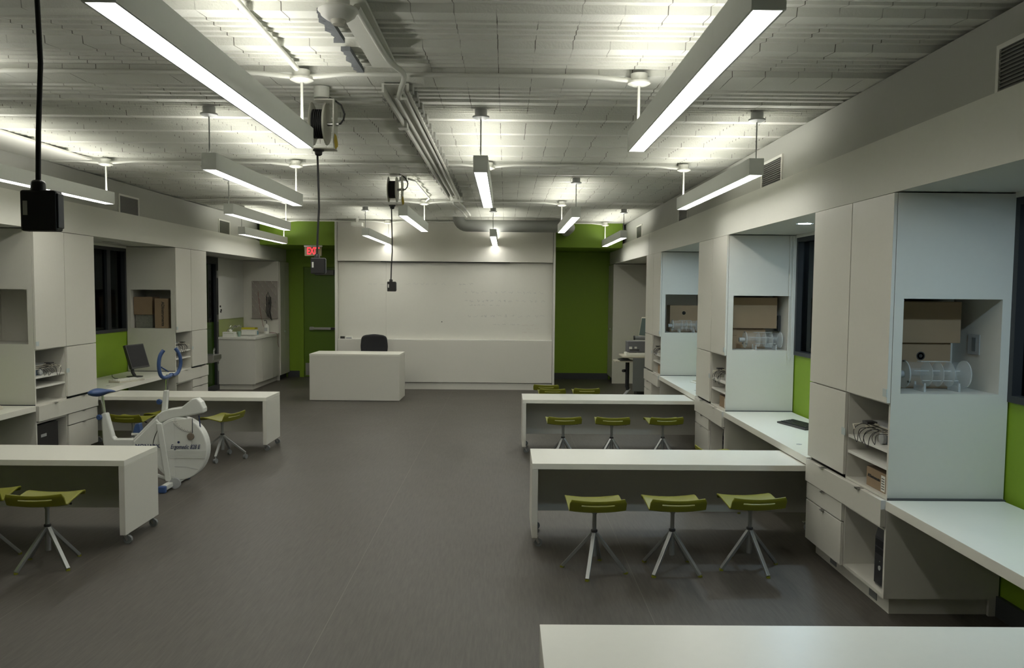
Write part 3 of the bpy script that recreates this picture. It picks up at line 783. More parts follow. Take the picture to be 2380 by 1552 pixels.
for key, deg in (('leftmost of the three large', -39), ('middle of the three large', 25), ('rightmost of the three large', -6), ('whole green stool', -54), ('leftmost of the three small', 30), ('middle of the three small', 22), ('rightmost of the three small', 8), ('cut off by', 14)):
    for q in list(col.objects):
        if q.get('label', '').find(key) >= 0 and q.get('category') == 'stool': turn_base(q, deg)
sw = make_stool(True)
sw.location = (-3.08, 8.86, 0); sw.rotation_euler = (0, 0, R(72)); sw['label'] = 'green stool on small wheels turned sideways, right of the exercise bike'

# ------------------------------------------------------------------ exercise bike
BK = thing('exercise_bike', 'white exercise bike with blue saddle and handlebars between the two left tables', 'exercise bike', (-3.37, 7.6, 0))
BP = {'disc':[(0.343,0.364),(0.602,0.365),(0.339,0.069)],'frame':[(-0.386,0.682),(-0.337,0.693),(-0.28,0.469),(-0.26,0.448),(-0.094,0.449),(0.142,0.686),(0.184,0.697),(0.187,0.603),(0.166,0.268),(0.072,0.236),(-0.326,0.233),(-0.374,0.41)],'arm':[(0.142,0.674),(0.174,0.707),(0.246,0.734),(0.37,0.753),(0.423,0.798),(0.464,0.829),(0.506,0.84),(0.549,0.799),(0.574,0.742),(0.574,0.7),(0.493,0.683),(0.348,0.659),(0.255,0.633),(0.172,0.605),(0.146,0.613)],'strut':[(0.143,0.603),(0.195,0.603),(0.271,0.053),(0.219,0.058)],'band':[(0.178,0.35),(0.592,0.357),(0.599,0.287),(0.192,0.276)],'post':[(0.193,0.905),(0.234,0.906),(0.218,0.723),(0.166,0.697)],'chr':[(0.208,1.014),(0.241,1.015),(0.229,0.903),(0.198,0.903)],'saddle':[(-0.508,0.868),(-0.502,0.905),(-0.461,0.915),(-0.379,0.911),(-0.296,0.912),(-0.26,0.902),(-0.256,0.883),(-0.328,0.87),(-0.39,0.838),(-0.463,0.832),(-0.504,0.842)],'seatpost':[(-0.401,0.833),(-0.372,0.833),(-0.355,0.687),(-0.384,0.687)],'knob':[(-0.395,0.651),(0.149,0.796)],'hbL':[(0.277,-0.05,1.056),(0.282,-0.1,1.046),(0.273,-0.2,1.043),(0.259,-0.24,1.08),(0.256,-0.26,1.168),(0.266,-0.25,1.247),(0.29,-0.23,1.295)],'hbR':[(0.267,0.0,1.051),(0.252,0.1,1.039),(0.262,0.16,1.061),(0.278,0.18,1.139),(0.275,0.16,1.225),(0.246,0.14,1.287)],'stub':[(0.272,-0.24,1.141),(0.252,-0.05,1.085)],'pend':[(0.288,0.63),(0.467,0.652),(0.465,0.519),(0.388,0.537),(0.336,0.568),(0.306,0.599)],'rod':[(0.476,0.652),(0.474,0.516)],'weight':[(0.457,0.483)],'belt':[(0.519,0.673),(0.528,0.585),(0.537,0.512),(0.554,0.465)],'text':[(0.251,0.382),(0.525,0.386)],'text2':[(-0.06,0.373),(0.159,0.375)],'dot':[(0.341,0.426)],'pedal':[(-0.097,0.575),(-0.13,0.47),(-0.073,0.486),(-0.161,0.459)],'arc':[(0.174,0.163),(0.299,0.197),(0.413,0.194),(0.517,0.17)],'stay':[(0.07,0.115),(0.224,0.058)]}

B = BP
wz = B['disc'][2][1]; cx, cz = B['disc'][0]; rr = (B['disc'][1][0] - cx); rz_ = cz - wz
def ell(cx, cz, a, b, a0, a1, n): return [(cx + a * math.cos(R(a0 + (a1 - a0) * k / n)), cz + b * math.sin(R(a0 + (a1 - a0) * k / n))) for k in range(n + 1)]
MB().prism(ell(cx, cz, rr, rz_, 0, 356, 60), -0.055, 0.055).build('wheel_cover', BIKEW, BK, bevel=0.012, seg=3)
MB().prism(ell(cx, cz, rr * 0.93, rz_ * 0.93, 100, 260, 30) , -0.058, 0.058).build('cover_panel', BIKEW, BK, bevel=0.004)
MB().prism(B['frame'], -0.035, 0.035).build('frame', BIKEW, BK, bevel=0.014, seg=3)
MB().prism([(-0.10, 0.25), (-0.08, 0.43), (0.135, 0.64), (0.18, 0.60), (0.17, 0.27)], -0.055, 0.055).build('body_shell', BIKEW, BK, bevel=0.012, seg=3)
MB().prism(B['arm'], -0.05, 0.05).build('top_housing', BIKEW, BK, bevel=0.014, seg=3)
MB().prism([B['strut'][0], B['strut'][1], (B['strut'][2][0], 0.06), (B['strut'][3][0], 0.06)], -0.075, -0.056).build('front_strut', BIKEW, BK, bevel=0.005)
bx0, bx1 = B['band'][0][0], B['band'][1][0]; bz0, bz1 = B['band'][3][1], B['band'][0][1]
mb = MB()
for k in range(6):
    z0_ = bz0 + (bz1 - bz0) * k / 6; dz_ = abs((z0_ + 0.006) - cz) / rz_; half = rr * math.sqrt(max(0, 1 - dz_ * dz_)) - 0.006
    mb.box(bx0, cx + half, -0.062, -0.054, z0_ + 0.001, z0_ + (bz1 - bz0) / 6 - 0.001)
mb.build('grooved_band', BIKEW, BK)
p = B['arc']; MB().tube([(x, -0.056, z) for x, z in p], 0.0018, 6).build('cover_seam', GREYL, BK)
MB().prism(B['post'], -0.022, 0.022).build('handlebar_post', BIKEW, BK, bevel=0.008)
c_ = B['chr']; MB().cyl(((c_[2][0] + c_[3][0]) / 2, 0, c_[2][1] - 0.02), ((c_[0][0] + c_[1][0]) / 2, 0, c_[0][1] + 0.035), 0.014).build('chrome_stem', BRIGHT, BK)
for nm in ('hbL', 'hbR'):
    MB().tube(smooth(B[nm]), 0.0165, 12).build('handlebar', BLUEP, BK)
s0 = B['hbL'][0]; s1 = B['hbR'][0]
MB().tube([s0, s1], 0.012).build('bar_clamp', BRIGHT, BK)
MB().tube(B['stub'], 0.007).build('adjust_lever', BLUEP, BK)
# saddle: outline in side view, widening to the back
bm = bmesh.new(); sx = [-0.53, -0.50, -0.45, -0.40, -0.34, -0.29, -0.265]
sx0 = B['saddle'][0][0]; sx1 = B['saddle'][6][0]; top_ = [0.848, 0.880, 0.884, 0.876, 0.872, 0.870, 0.856]; bot = [0.820, 0.806, 0.800, 0.806, 0.832, 0.848, 0.850]; wd = [0.05, 0.095, 0.105, 0.085, 0.045, 0.03, 0.018]
off = B['saddle'][2][1] - 0.879
rings = []
for i in range(7):
    x_ = sx0 + (sx1 - sx0) * i / 6; ring = []
    for k in range(12):
        a_ = 2 * PI * k / 12; zz = (top_[i] + bot[i]) / 2 + (top_[i] - bot[i]) / 2 * math.sin(a_); ring.append(bm.verts.new((x_, wd[i] * math.cos(a_), zz + off)))
    rings.append(ring)
for i in range(6):
    for k in range(12): bm.faces.new((rings[i][k], rings[i][(k + 1) % 12], rings[i + 1][(k + 1) % 12], rings[i + 1][k]))
bm.faces.new(rings[0][::-1]); bm.faces.new(rings[-1])
mb = MB(); mb.bm.free(); mb.bm = bm; mb.smooth = True; mb.build('saddle', BLUEP, BK, subsurf=1)
q = B['seatpost']; MB().cyl(((q[2][0] + q[3][0]) / 2, 0, q[2][1]), ((q[0][0] + q[1][0]) / 2, 0, q[0][1] + 0.02), 0.015).build('seat_post', BRIGHT, BK)
for (x_, z_), nm in zip(B['knob'], ('saddle_knob', 'resistance_knob')):
    MB().lathe((x_, -0.03 if nm[0] == 's' else 0, z_), [(0.012, 0.03), (0.024, 0.0), (0.028, -0.015), (0.02, -0.028)], 8, 'Y').build(nm, BLUEP, BK)
dial = MB().prism(B['pend'], -0.062, -0.056).build('pendulum_scale', PAPER, BK)
mb = MB(); pv = B['pend'][1]
for k in range(15):
    a_ = R(182 + 84 * k / 14); r1, r2 = 0.165, (0.150 if k % 2 else 0.142)
    x_, z_ = math.cos(a_), math.sin(a_) * 0.80
    mb.tube([(pv[0] + x_ * r1, -0.0635, pv[1] + z_ * r1), (pv[0] + x_ * r2, -0.0635, pv[1] + z_ * r2)], 0.0012, 4)
mb.build('scale_marks', INKB, dial)
MB().tube([(x, -0.068, z) for x, z in B['rod']], 0.0035, 8).build('pendulum_rod', DARK, BK)
w_ = B['weight'][0]; MB().lathe((w_[0], -0.066, w_[1]), [(0.030, 0.008), (0.034, 0.0), (0.032, -0.008), (0.01, -0.010)], 24, 'Y').build('pendulum_weight', mat('brass_grey', (0.23, 0.19, 0.15), 0.4, 0.3), BK)
MB().tube([(x, -0.02, z) for x, z in B['belt']], 0.006, 6, sx=1.0).build('brake_belt', INK, BK)
(ta, za), (tb_, zb2) = B['text']; text('Ergomedic 828 E', 0.058, INK, BK, ((ta + tb_) / 2 + 0.012, -0.0592, za), FACE_CAM, 'lettering', shear=0.35, sx=0.68)
(ta, za), (tb_, zb2) = B['text2']; text('MONARK', 0.046, INK, BK, ((ta + tb_) / 2 + 0.004, -0.0592, za + 0.014), FACE_CAM, 'lettering', bold=True, sx=1.15)
d_ = B['dot'][0]; MB().cyl((d_[0], -0.056, d_[1]), (d_[0], -0.060, d_[1]), 0.011).build('round_emblem', INK, BK)
pd = B['pedal']
cr = ((pd[3][0] + pd[2][0]) / 2 + 0.02, 0.30)
for sgn, p1 in ((1, (pd[1][0] + 0.01, pd[1][1])), (-1, (cr[0] + 0.10, 0.18))):
    a_ = MB().tube([(cr[0], sgn * 0.05, cr[1]), (cr[0], sgn * 0.075, cr[1]), (p1[0], sgn * 0.085, p1[1])], 0.010).build('crank_arm', STEEL, BK)
    MB().box(p1[0] - 0.045, p1[0] + 0.045, sgn * 0.09, sgn * 0.18, p1[1] - 0.012, p1[1] + 0.012).build('pedal', BIKEW, a_, bevel=0.004)
    MB().prism([(p1[0] - 0.035, p1[1] + 0.012), (p1[0] - 0.01, p1[1] + 0.095), (p1[0] + 0.025, p1[1] + 0.10), (p1[0] + 0.04, p1[1] + 0.012)], sgn * 0.10, sgn * 0.17).build('pedal_strap', BLUEP, a_, bevel=0.004)
# feet
fxn = 0.27
MB().box(fxn - 0.028, fxn + 0.034, -0.26, 0.30, 0.018, 0.062).build('front_foot', BIKEW, BK, bevel=0.008)
for yy in (-0.29, 0.27): MB().box(fxn - 0.032, fxn + 0.036, yy, yy + 0.05, 0.0, 0.064).build('foot_cap', BLUEP, BK, bevel=0.012)
MB().cyl((fxn + 0.05, -0.11, 0.05), (fxn + 0.05, -0.085, 0.05), 0.05, n=28).build('transport_wheel', GREYL, BK)
MB().box(-0.36, -0.29, -0.25, 0.25, 0.018, 0.06).build('rear_foot', BIKEW, BK, bevel=0.008)
for yy in (-0.28, 0.24): MB().box(-0.365, -0.285, yy, yy + 0.05, 0.0, 0.064).build('foot_cap', BLUEP, BK, bevel=0.012)
MB().box(-0.34, -0.30, -0.025, 0.025, 0.05, 0.30).build('rear_stay', BIKEW, BK)
st_ = B['stay']; MB().tube([(st_[0][0] - 0.36, 0, 0.10), (st_[0][0], -0.0, max(0.08, st_[0][1])), (fxn, 0, 0.045)], 0.018).build('lower_stay', BIKEW, BK)

# ------------------------------------------------------------------ teacher desk and chair
t = thing('teacher_desk', 'solid white box desk in front of the board', 'desk', (-3.27, 13.62, 0), R(-0.5))
mb = MB().box(0, 1.50, 0, 0.03, 0.01, 0.755).box(0, 0.03, 0.03, 0.70, 0.01, 0.755).box(1.47, 1.50, 0.03, 0.70, 0.01, 0.755)
mb.build('body', WHITE, t)
MB().box(-0.002, 1.502, -0.002, 0.702, 0.755, 0.785).build('desk_top', TOPW, t, bevel=0.002)
t = thing('office_chair', 'black office chair behind the white box desk', 'chair', (-2.41, 14.80, 0))
bm = bmesh.new(); G = []
for j in range(9):
    z = 0.60 + 0.45 * j / 8; row_ = []
    hw = 0.255 * (1 - 0.10 * abs(j - 4) / 4) if j < 8 else 0.18
    if j == 7: hw = 0.235
    for i in range(9):
        x = -1 + i / 4; row_.append(bm.verts.new((x * hw, 0.05 * (x * x) * -1 + 0.02 * math.sin(j / 8 * PI), z - (0.03 * x * x if j == 8 else 0))))
    G.append(row_)
for j in range(8):
    for i in range(8): bm.faces.new((G[j][i], G[j][i + 1], G[j + 1][i + 1], G[j + 1][i]))
mb = MB(); mb.bm.free(); mb.bm = bm; mb.smooth = True
bk = mb.build('backrest', FABRIC, t); so = bk.modifiers.new('t', 'SOLIDIFY'); so.thickness = 0.05; so.offset = 0
bk.modifiers.new('s', 'SUBSURF').render_levels = 1; bk.location = (0, 0.22, 0)
MB().box(-0.25, 0.25, -0.25, 0.22, 0.44, 0.52).build('seat', FABRIC, t, bevel=0.03, seg=3)
MB().box(-0.04, 0.04, 0.20, 0.30, 0.46, 0.72).build('back_bracket', BLACK, t)
MB().cyl((0, 0, 0.10), (0, 0, 0.44), 0.03).build('gas_lift', BLACK, t)
for k in range(5):
    a_ = 2 * PI * k / 5 + 0.3; c_ = (0.28 * math.cos(a_), 0.28 * math.sin(a_))
    MB().tube([(0, 0, 0.11), (c_[0], c_[1], 0.075)], 0.022).build('base_leg', BLACK, t)
    MB().cyl((c_[0] - 0.012, c_[1], 0.032), (c_[0] + 0.012, c_[1], 0.032), 0.032).build('wheel', BLACK, t)

# ------------------------------------------------------------------ whiteboard
t = thing('whiteboard', 'wide whiteboard with faint handwriting on the far wall', 'whiteboard', (-1.135, 15.43, 0.93))
mb = MB()
for xa, xb in ((-2.01, -1.12), (-1.117, 1.117), (1.12, 2.01)): mb.box(xa, xb, -0.012, -0.001, 0.0, 1.45)
mb.build('board_surface', WBOARD, t)
MB().box(-2.01, 2.01, -0.13, -0.012, -0.004, 0.010).build('ledge', EDGE, t)
MB().box(0.24, 1.50 - 1.26, -0.014, -0.012, 0, 0.01)
random.seed(11)
def scribble(x0, x1, z, h, m, name='marker_writing', r=0.0016):
    mb = MB(); x = x0
    while x < x1:
        w = random.uniform(0.03, 0.10); n = random.randint(4, 7)
        pts = [(x + w * k / n, -0.0135, z + random.uniform(-h, h)) for k in range(n + 1)]
        mb.tube(pts, r, 4); x += w + random.uniform(0.02, 0.09)
    mb.build(name, m, t)
scribble(-1.45, -0.95, 1.04, 0.012, MARK); scribble(-0.75, 0.05, 1.05, 0.020, MARK); scribble(0.25, 0.45, 1.05, 0.020, MARK)
scribble(0.36, 1.75, 0.90, 0.022, MARK); scribble(0.36, 1.80, 0.74, 0.024, MARK); scribble(0.45, 1.0, 0.66, 0.012, MARK)
scribble(0.42, 1.85, 0.46, 0.026, MARK); scribble(0.9, 1.35, 0.30, 0.014, MARK)
for z in (0.29, 0.22, 0.15, 0.08): scribble(1.45, 1.70, z, 0.014, MARKR)
MB().lathe((-0.07, -0.0125, 0.34), [(0.010, 0.0), (0.010, -0.006), (0.004, -0.008)], 14, 'Y').build('magnet', BLACK, t)
o = tag(MB().box(-3.10, -3.02, 15.33, 15.37, 0.942, 0.965).box(-3.10, -3.02, 15.33, 15.37, 0.965, 0.985).build('board_eraser', BLACK), 'dark board eraser at the left end of the whiteboard ledge', 'eraser')
o = thing('marker_box', 'small white marker box on the whiteboard ledge beside the eraser', 'marker box', (-2.94, 15.34, 0.941))
MB().box(-0.06, 0.06, -0.02, 0.02, 0, 0.05).build('box', PAPER, o)
MB().box(-0.05, 0.05, -0.021, -0.02, 0.01, 0.02).build('print', INK, o)

# exit sign
t = thing('exit_sign', 'red exit sign hanging from the green header above the door', 'exit sign', (-3.65, 15.56, 2.49))
MB().box(-0.16, 0.16, -0.012, 0.012, 0.0, 0.17).build('panel', EXITP, t)
MB().box(-0.17, 0.17, -0.02, 0.02, 0.17, 0.20).build('housing', STEEL, t)
text('EXIT', 0.185, RED, t, (0.0, -0.015, 0.085), FACE_CAM, 'lettering', bold=True, sx=0.62)

# ------------------------------------------------------------------ cardboard boxes
def carton(x, y, z, w, d, h, lab, rz=0.0, m=CARD, logo=None, group='brown cardboard boxes in the cabinets', dark_top=False):
    t = thing('cardboard_box', lab, 'box', (x, y, z), rz, group)
    MB().box(-w / 2, w / 2, -d / 2, d / 2, 0, h).build('box_body', m, t, bevel=0.003)
    MB().box(-w / 2 + 0.001, w / 2 - 0.001, -d / 2 + 0.001, d / 2 - 0.001, h, h + 0.002).build('top_flaps', CARDD if dark_top else m, t)
    if logo == 'round':
        MB().lathe((0, -d / 2, h * 0.72), [(0.026, 0.0), (0.026, -0.001), (0.020, -0.001), (0.020, 0.0)], 20, 'Y').lathe((0, -d / 2, h * 0.72), [(0.012, 0.0), (0.012, -0.001), (0.002, -0.001)], 5, 'Y').build('printed_emblem', INKB, t)
    return t
# right, nearest cabinet niche  (inside x 2.245..2.805, y 4.62..5.10, floor 1.29)
carton(2.495, 4.98, 1.292, 0.36, 0.20, 0.27, 'box with a round emblem behind the clear cylinder in the nearest right opening', logo='round')
carton(2.50, 4.97, 1.566, 0.44, 0.22, 0.245, 'large plain box on top in the nearest right side opening')
carton(2.28, 4.98, 1.292, 0.055, 0.20, 0.26, 'narrow brown box at the left edge of the nearest right side opening')
t = thing('wall_outlet', 'outlet plate on the inner wall of the nearest right side opening', 'outlet', (2.803, 4.86, 1.50))
MB().box(-0.004, 0, -0.06, 0.06, 0, 0.12).build('cover_plate', GREYL, t); MB().box(-0.006, -0.004, -0.025, 0.015, 0.02, 0.10).build('socket', GREY, t)
carton(2.50, 8.42, 1.292, 0.30, 0.22, 0.20, 'brown box behind the clear cylinder in the middle right opening')
carton(2.302, 8.40, 1.292, 0.10, 0.22, 0.13, 'small brown box low at the left of the middle right opening')
carton(2.302, 8.40, 1.424, 0.10, 0.20, 0.072, 'small brown box on another at the left of the middle right opening')
carton(2.52, 8.40, 1.50, 0.46, 0.26, 0.31, 'large plain box on top in the middle right side opening')
carton(2.56, 11.86, 1.292, 0.40, 0.24, 0.38, 'box with a round emblem behind the clear cylinder in the far right opening', logo='round')
t = thing('black_case', 'black case edge beside the large box in the middle right opening', 'case', (2.785, 8.36, 1.47))
MB().box(-0.012, 0.012, -0.06, 0.06, 0, 0.16).build('shell', BLACK, t, bevel=0.004); MB().box(-0.014, -0.012, -0.03, 0.03, 0.05, 0.11).build('handle', GREY, t)
tb = carton(-5.115, 11.70, 1.478, 0.26, 0.26, 0.25, 'open brown box resting high at the left of the left cabinet opening', dark_top=True)
carton(-5.115, 11.72, 1.292, 0.24, 0.24, 0.185, 'grey wrapped bundle under the open brown box in the left cabinet opening', m=mat('grey_bubble_wrap', (0.20, 0.20, 0.17), 0.5, noise=0.3, nscale=40))
t = carton(-4.84, 11.68, 1.292, 0.19, 0.30, 0.415, 'tall brown box with printed lettering standing in the left cabinet opening')
text('ADInstruments', 0.055, INKB, t, (0.02, -0.151, 0.20), (PI / 2, PI / 2, 0), 'printed_lettering', bold=True)
text('scientific systems', 0.022, INKB, t, (-0.04, -0.151, 0.18), (PI / 2, PI / 2, 0), 'printed_lettering') if False else None

# ------------------------------------------------------------------ clear acrylic cylinders (lung / float chambers)
def chamber(x, y, z, lab, L=0.40, r=0.073):
    t = thing('acrylic_cylinder', lab, 'acrylic cylinder', (x, y, z), 0, 'clear acrylic cylinders in the right cabinets')
    zc = r + 0.025
    mb = MB(); n = 32
    for rr in (r,):
        mb.cyl((-L / 2, 0, zc), (L / 2, 0, zc), rr, n=n, caps=False)
    mb.build('tube_wall', ACRYL, t)
    for xx in (-L / 2, L / 2 - 0.006):
        MB().lathe((0, 0, zc), [(r - 0.004, xx), (r + 0.008, xx), (r + 0.008, xx + 0.007), (r - 0.004, xx + 0.007)], n, 'X').build('end_plate', ACRYL2, t)
    for k in range(3):
        a_ = R(90 + 120 * k)
        MB().box(-L / 2 - 0.004, -L / 2 + 0.011, r * math.cos(a_) - 0.006, r * math.cos(a_) + 0.006, zc + (r + 0.004) * math.sin(a_) - 0.005, zc + (r + 0.004) * math.sin(a_) + 0.005).build('clamp', BLACK, t)
    for k in range(3):
        xx = -L * 0.12 + k * L * 0.18
        mb2 = MB().lathe((0, 0, zc), [(r - 0.003, xx), (r - 0.0005, xx), (r - 0.0005, xx + 0.002), (r - 0.003, xx + 0.002)], n, 'X'); mb2.build('inner_ring', ACRYL2, t)
    MB().cyl((-L / 2 + 0.02, 0, zc + 0.012), (L / 2 - 0.02, 0, zc + 0.012), 0.022, n=16, caps=False).build('inner_tube', ACRYL, t)
    MB().box(-L / 2 + 0.05, L / 2 - 0.04, -0.028, -0.024, zc + 0.02, zc + 0.024).box(-L / 4, L / 3, -0.05, -0.046, zc - 0.035, zc - 0.031).build('inner_rod', ACRYL2, t)
    MB().lathe((0, 0, zc), [(0.022, -L / 2 - 0.055), (0.024, -L / 2 - 0.03), (0.020, -L / 2)], 16, 'X').build('nozzle', GREYL, t)
    MB().box(-L * 0.25, L * 0.25, -0.022, 0.022, zc + r, zc + r + 0.004).build('top_plate', ACRYL2, t)
    for xx in (-L * 0.22, L * 0.34):
        MB().box(xx - 0.006, xx + 0.006, -0.06, 0.06, 0.0, zc - r * 0.9).box(xx - 0.004, xx + 0.004, -0.06, -0.052, 0, 0.05).box(xx - 0.004, xx + 0.004, 0.052, 0.06, 0, 0.05).build('cradle', ACRYL2, t)
chamber(2.515, 4.76, 1.2905, 'clear acrylic cylinder lying in the nearest right side opening', L=0.36)
chamber(2.585, 8.20, 1.2905, 'clear acrylic cylinder lying in the middle right side opening', L=0.36)
chamber(2.55, 11.62, 1.2905, 'clear acrylic cylinder lying in the far right side opening', L=0.36)

# ------------------------------------------------------------------ electronics on the open shelves
def electronics(s, y0, lab1, lab2, lab3, seed):
    random.seed(seed)
    x = XR if s > 0 else XL; X = lambda a: s * a; z = 0.9635
    t = thing('amplifier_unit', lab1, 'electronic unit', (x + X(0.10), y0 + 0.22, z), 0, 'electronic units on the open shelves')
    MB().box(X(0), X(0.24), -0.18, 0.04, 0, 0.055).build('case', BLUEE, t, bevel=0.003)
    MB().lathe((X(-0.012), -0.02, 0.035), [(0.033, X(0.0)), (0.033, X(-0.02)), (0.024, X(-0.024))], 22, 'X').build('fan_ring', GREYL, t)
    MB().box(X(-0.003), 0, -0.17, -0.10, 0.006, 0.048).build('front_panel', GREYL, t)
    MB().cyl((X(-0.003), -0.135, 0.03), (X(-0.010), -0.135, 0.03), 0.008).build('knob', BLACK, t)
    u = thing('data_recorder', lab2, 'electronic unit', (x + X(0.08), y0 + 0.20, z + 0.0575), 0, 'electronic units on the open shelves')
    MB().box(X(0), X(0.28), -0.14, 0.24, 0, 0.05).build('case', GREYL, u, bevel=0.003)
    MB().box(X(-0.003), 0, -0.135, 0.235, 0.006, 0.044).build('front_panel', BEIGE, u)
    MB().box(X(-0.005), X(-0.003), -0.12, 0.2, 0.032, 0.038).build('stripe', INKB, u)
    for k in range(4): MB().cyl((X(-0.003), -0.08 + 0.07 * k, 0.02), (X(-0.012), -0.08 + 0.07 * k, 0.02), 0.007).build('socket', STEEL, u)
    mb = MB()
    for k in range(4):
        ya = -0.12 + 0.075 * k; r1 = random.uniform(0.04, 0.1); zz = random.uniform(-0.01, 0.02)
        mb.tube(smooth([(X(-0.001), ya, 0.02), (X(-0.06), ya + 0.01, 0.022), (X(-0.085), ya + 0.03, -0.01 + zz), (X(-0.09), ya + r1 * 0.6, -r1 * 0.9), (X(-0.085), ya + r1 + 0.03, -0.02 + zz), (X(-0.05), ya + r1 * 0.95, 0.025 + zz), (X(-0.001), ya + r1 * 0.9, 0.022)]), 0.0022, 6)
    mb.build('cable_loops', RUBBER, u)
    mb = MB().tube([(X(-0.006), 0.05, 0.05), (X(-0.05), 0.08, 0.06), (X(-0.05), 0.16, 0.055), (X(-0.02), 0.22, 0.03), (X(-0.07), 0.26, 0.02), (X(-0.085), 0.2, 0.0)], 0.005, 6)
    mb.build('plug_cable', BEIGE, u)
    MB().box(X(-0.07), X(-0.01), 0.06, 0.13, 0.051, 0.066).build('black_connector', BLACK, u)
    return t
electronics(1, 4.60, 'blue grey unit with a round fan on the shelf of the nearest right cabinet', 'flat pale unit with tangled cables on the shelf of the nearest right cabinet', '', 1)
electronics(1, 8.06, 'blue grey unit on the shelf of the middle right cabinet', 'flat pale unit with tangled cables on the shelf of the middle right cabinet', '', 2)
electronics(1, 11.50, 'blue grey unit on the shelf of the farthest right cabinet', 'flat pale unit with tangled cables on the shelf of the farthest right cabinet', '', 3)
electronics(-1, 8.06, 'blue grey unit on the shelf of the nearest left cabinet', 'flat pale unit with tangled cables on the shelf of the nearest left cabinet', '', 4)
electronics(-1, 11.50, 'blue grey unit on the shelf of the farther left cabinet', 'flat pale unit with tangled cables on the shelf of the farther left cabinet', '', 5)
for y0, lab in ((4.60, 'printed shipping box with a white label on the lower shelf of the nearest right cabinet'), (8.06, 'small brown box on the lower shelf of the middle right cabinet'), (11.50, 'small brown box on the lower shelf of the farthest right cabinet')):
    t = thing('cardboard_box', lab, 'box', (XR + 0.05, y0 + 0.035, 0.691), 0, 'brown cardboard boxes on the lower shelves')
    MB().box(0, 0.26, 0, 0.30, 0, 0.115).build('box_body', CARD, t, bevel=0.002)
    MB().box(0.001, 0.259, 0.001, 0.299, 0.115, 0.117).build('top_flaps', CARDD, t)
    MB().box(-0.001, 0, 0.055, 0.105, 0.008, 0.10).build('white_label', PAPER, t)
    if y0 < 5:
        text('ADInstruments', 0.026, INKB, t, (-0.001, 0.20, 0.065), (PI / 2, 0, -PI / 2), 'printed_lettering', bold=True)
        for k in range(5): MB().box(-0.0016, -0.001, 0.062 , 0.098, 0.02 + k * 0.015, 0.020 + k * 0.015 + 0.005).build('label_line', INKB, t)
def tower(s, y0, lab, dell=False):
    x = XR if s > 0 else XL; X = lambda a: s * a
    t = thing('computer_tower', lab, 'computer', (x + X(0.05), y0, 0.1205), 0, 'black computer towers in the cabinets')
    W = 0.155 if s > 0 else 0.42
    MB().box(X(0.012), X(0.40), 0, W, 0, 0.345).build('case', BLACK, t, bevel=0.006)
    if s > 0:
        MB().prism([(X(0.0), 0.02), (X(0.0), 0.30), (X(0.014), 0.345), (X(0.014), 0.0)], 0.004, W - 0.004, 'Y').build('front_bezel', DARK, t, bevel=0.004)
        MB().box(X(-0.003), X(0.0), 0.02, W - 0.02, 0.245, 0.285).build('drive_bay', SCREEN, t)
        MB().box(X(-0.003), X(0.0), 0.02, W - 0.02, 0.20, 0.235).build('drive_bay', SCREEN, t)
        MB().cyl((X(0.0), W / 2, 0.12), (X(-0.004), W / 2, 0.12), 0.014).build('power_button', GREYL, t)
        MB().cyl((X(0.0), W / 2, 0.16), (X(-0.003), W / 2, 0.16), 0.004).build('indicator', STEEL, t)
    else:
        MB().box(X(0.0), X(0.012), 0.004, W - 0.004, 0.004, 0.34).build('front_bezel', BLACK, t)
        MB().box(X(-0.002), X(0.0), 0.10, 0.20, 0.22, 0.25).build('badge', GREYL, t)
tower(1, 4.64, 'black computer tower with silver power button in the nearest right cabinet')
tower(1, 8.10, 'black computer tower in the bottom of the middle right cabinet')
tower(-1, 8.09, 'wide black computer case in the bottom of the nearest left cabinet')

# ------------------------------------------------------------------ desk equipment
t = thing('computer_monitor', 'black flat monitor tilted on the left wall desk', 'monitor', (-4.85, 10.75, 0.6855), R(80))
M = Matrix.Translation((0, 0, 0.27)) @ Matrix.Rotation(R(-17), 4, 'X')
MB().box(-0.19, 0.19, -0.02, 0.02, -0.16, 0.16, M).build('screen_frame', BLACK, t, bevel=0.004)
MB().box(-0.172, 0.172, -0.0225, -0.0205, -0.14, 0.145, M).build('screen', SCREEN, t)
MB().tube([(0, 0.03, 0.25), (0, 0.07, 0.17), (0, 0.06, 0.06), (0, 0.03, 0.012)], 0.022, sx=0.6).build('stand_neck', BLACK, t)
MB().lathe((0, 0.03, 0), [(0.10, 0.0), (0.10, 0.008), (0.03, 0.016)]).build('stand_base', BLACK, t)
MB().cyl((0.12, -0.024, 0.13), (0.12, -0.026, 0.13), 0.005).build('maker_badge', GREYL, t)
def keyboard(x, y, z, rz, m, km, lab, w=0.42):
    t = thing('keyboard', lab, 'keyboard', (x, y, z), rz)
    MB().prism([(-0.085, 0.0), (0.085, 0.0), (0.085, 0.030), (-0.085, 0.014)], -w / 2, w / 2, 'X').build('case', m, t, bevel=0.004)
    mb = MB()
    for r_ in range(5):
        for c_ in range(14):
            xx = -w / 2 + 0.03 + c_ * (w - 0.055) / 14; yy = -0.06 + r_ * 0.026; zz = 0.0165 + (yy + 0.085) / 0.17 * 0.016
            mb.box(xx, xx + (w - 0.055) / 14 - 0.004, yy, yy + 0.021, zz - 0.002, zz + 0.005)
    tag(mb.build('keys', km, t), kind='stuff')
    return t
keyboard(-4.745, 10.24, 0.6855, R(72), BEIGE, PAPER, 'beige keyboard on the left wall desk in front of the monitor')
keyboard(2.60, 7.15, 0.6855, R(-75), BLACK, DARK, 'black keyboard on the middle right wall desk')
keyboard(2.55, 10.5, 0.6855, R(-80), PAPER, BEIGE, 'white keyboard on the farthest right wall desk')
t = thing('computer_mouse', 'beige mouse at the left picture edge on the wall desk', 'mouse', (-4.83, 7.78, 0.6855))
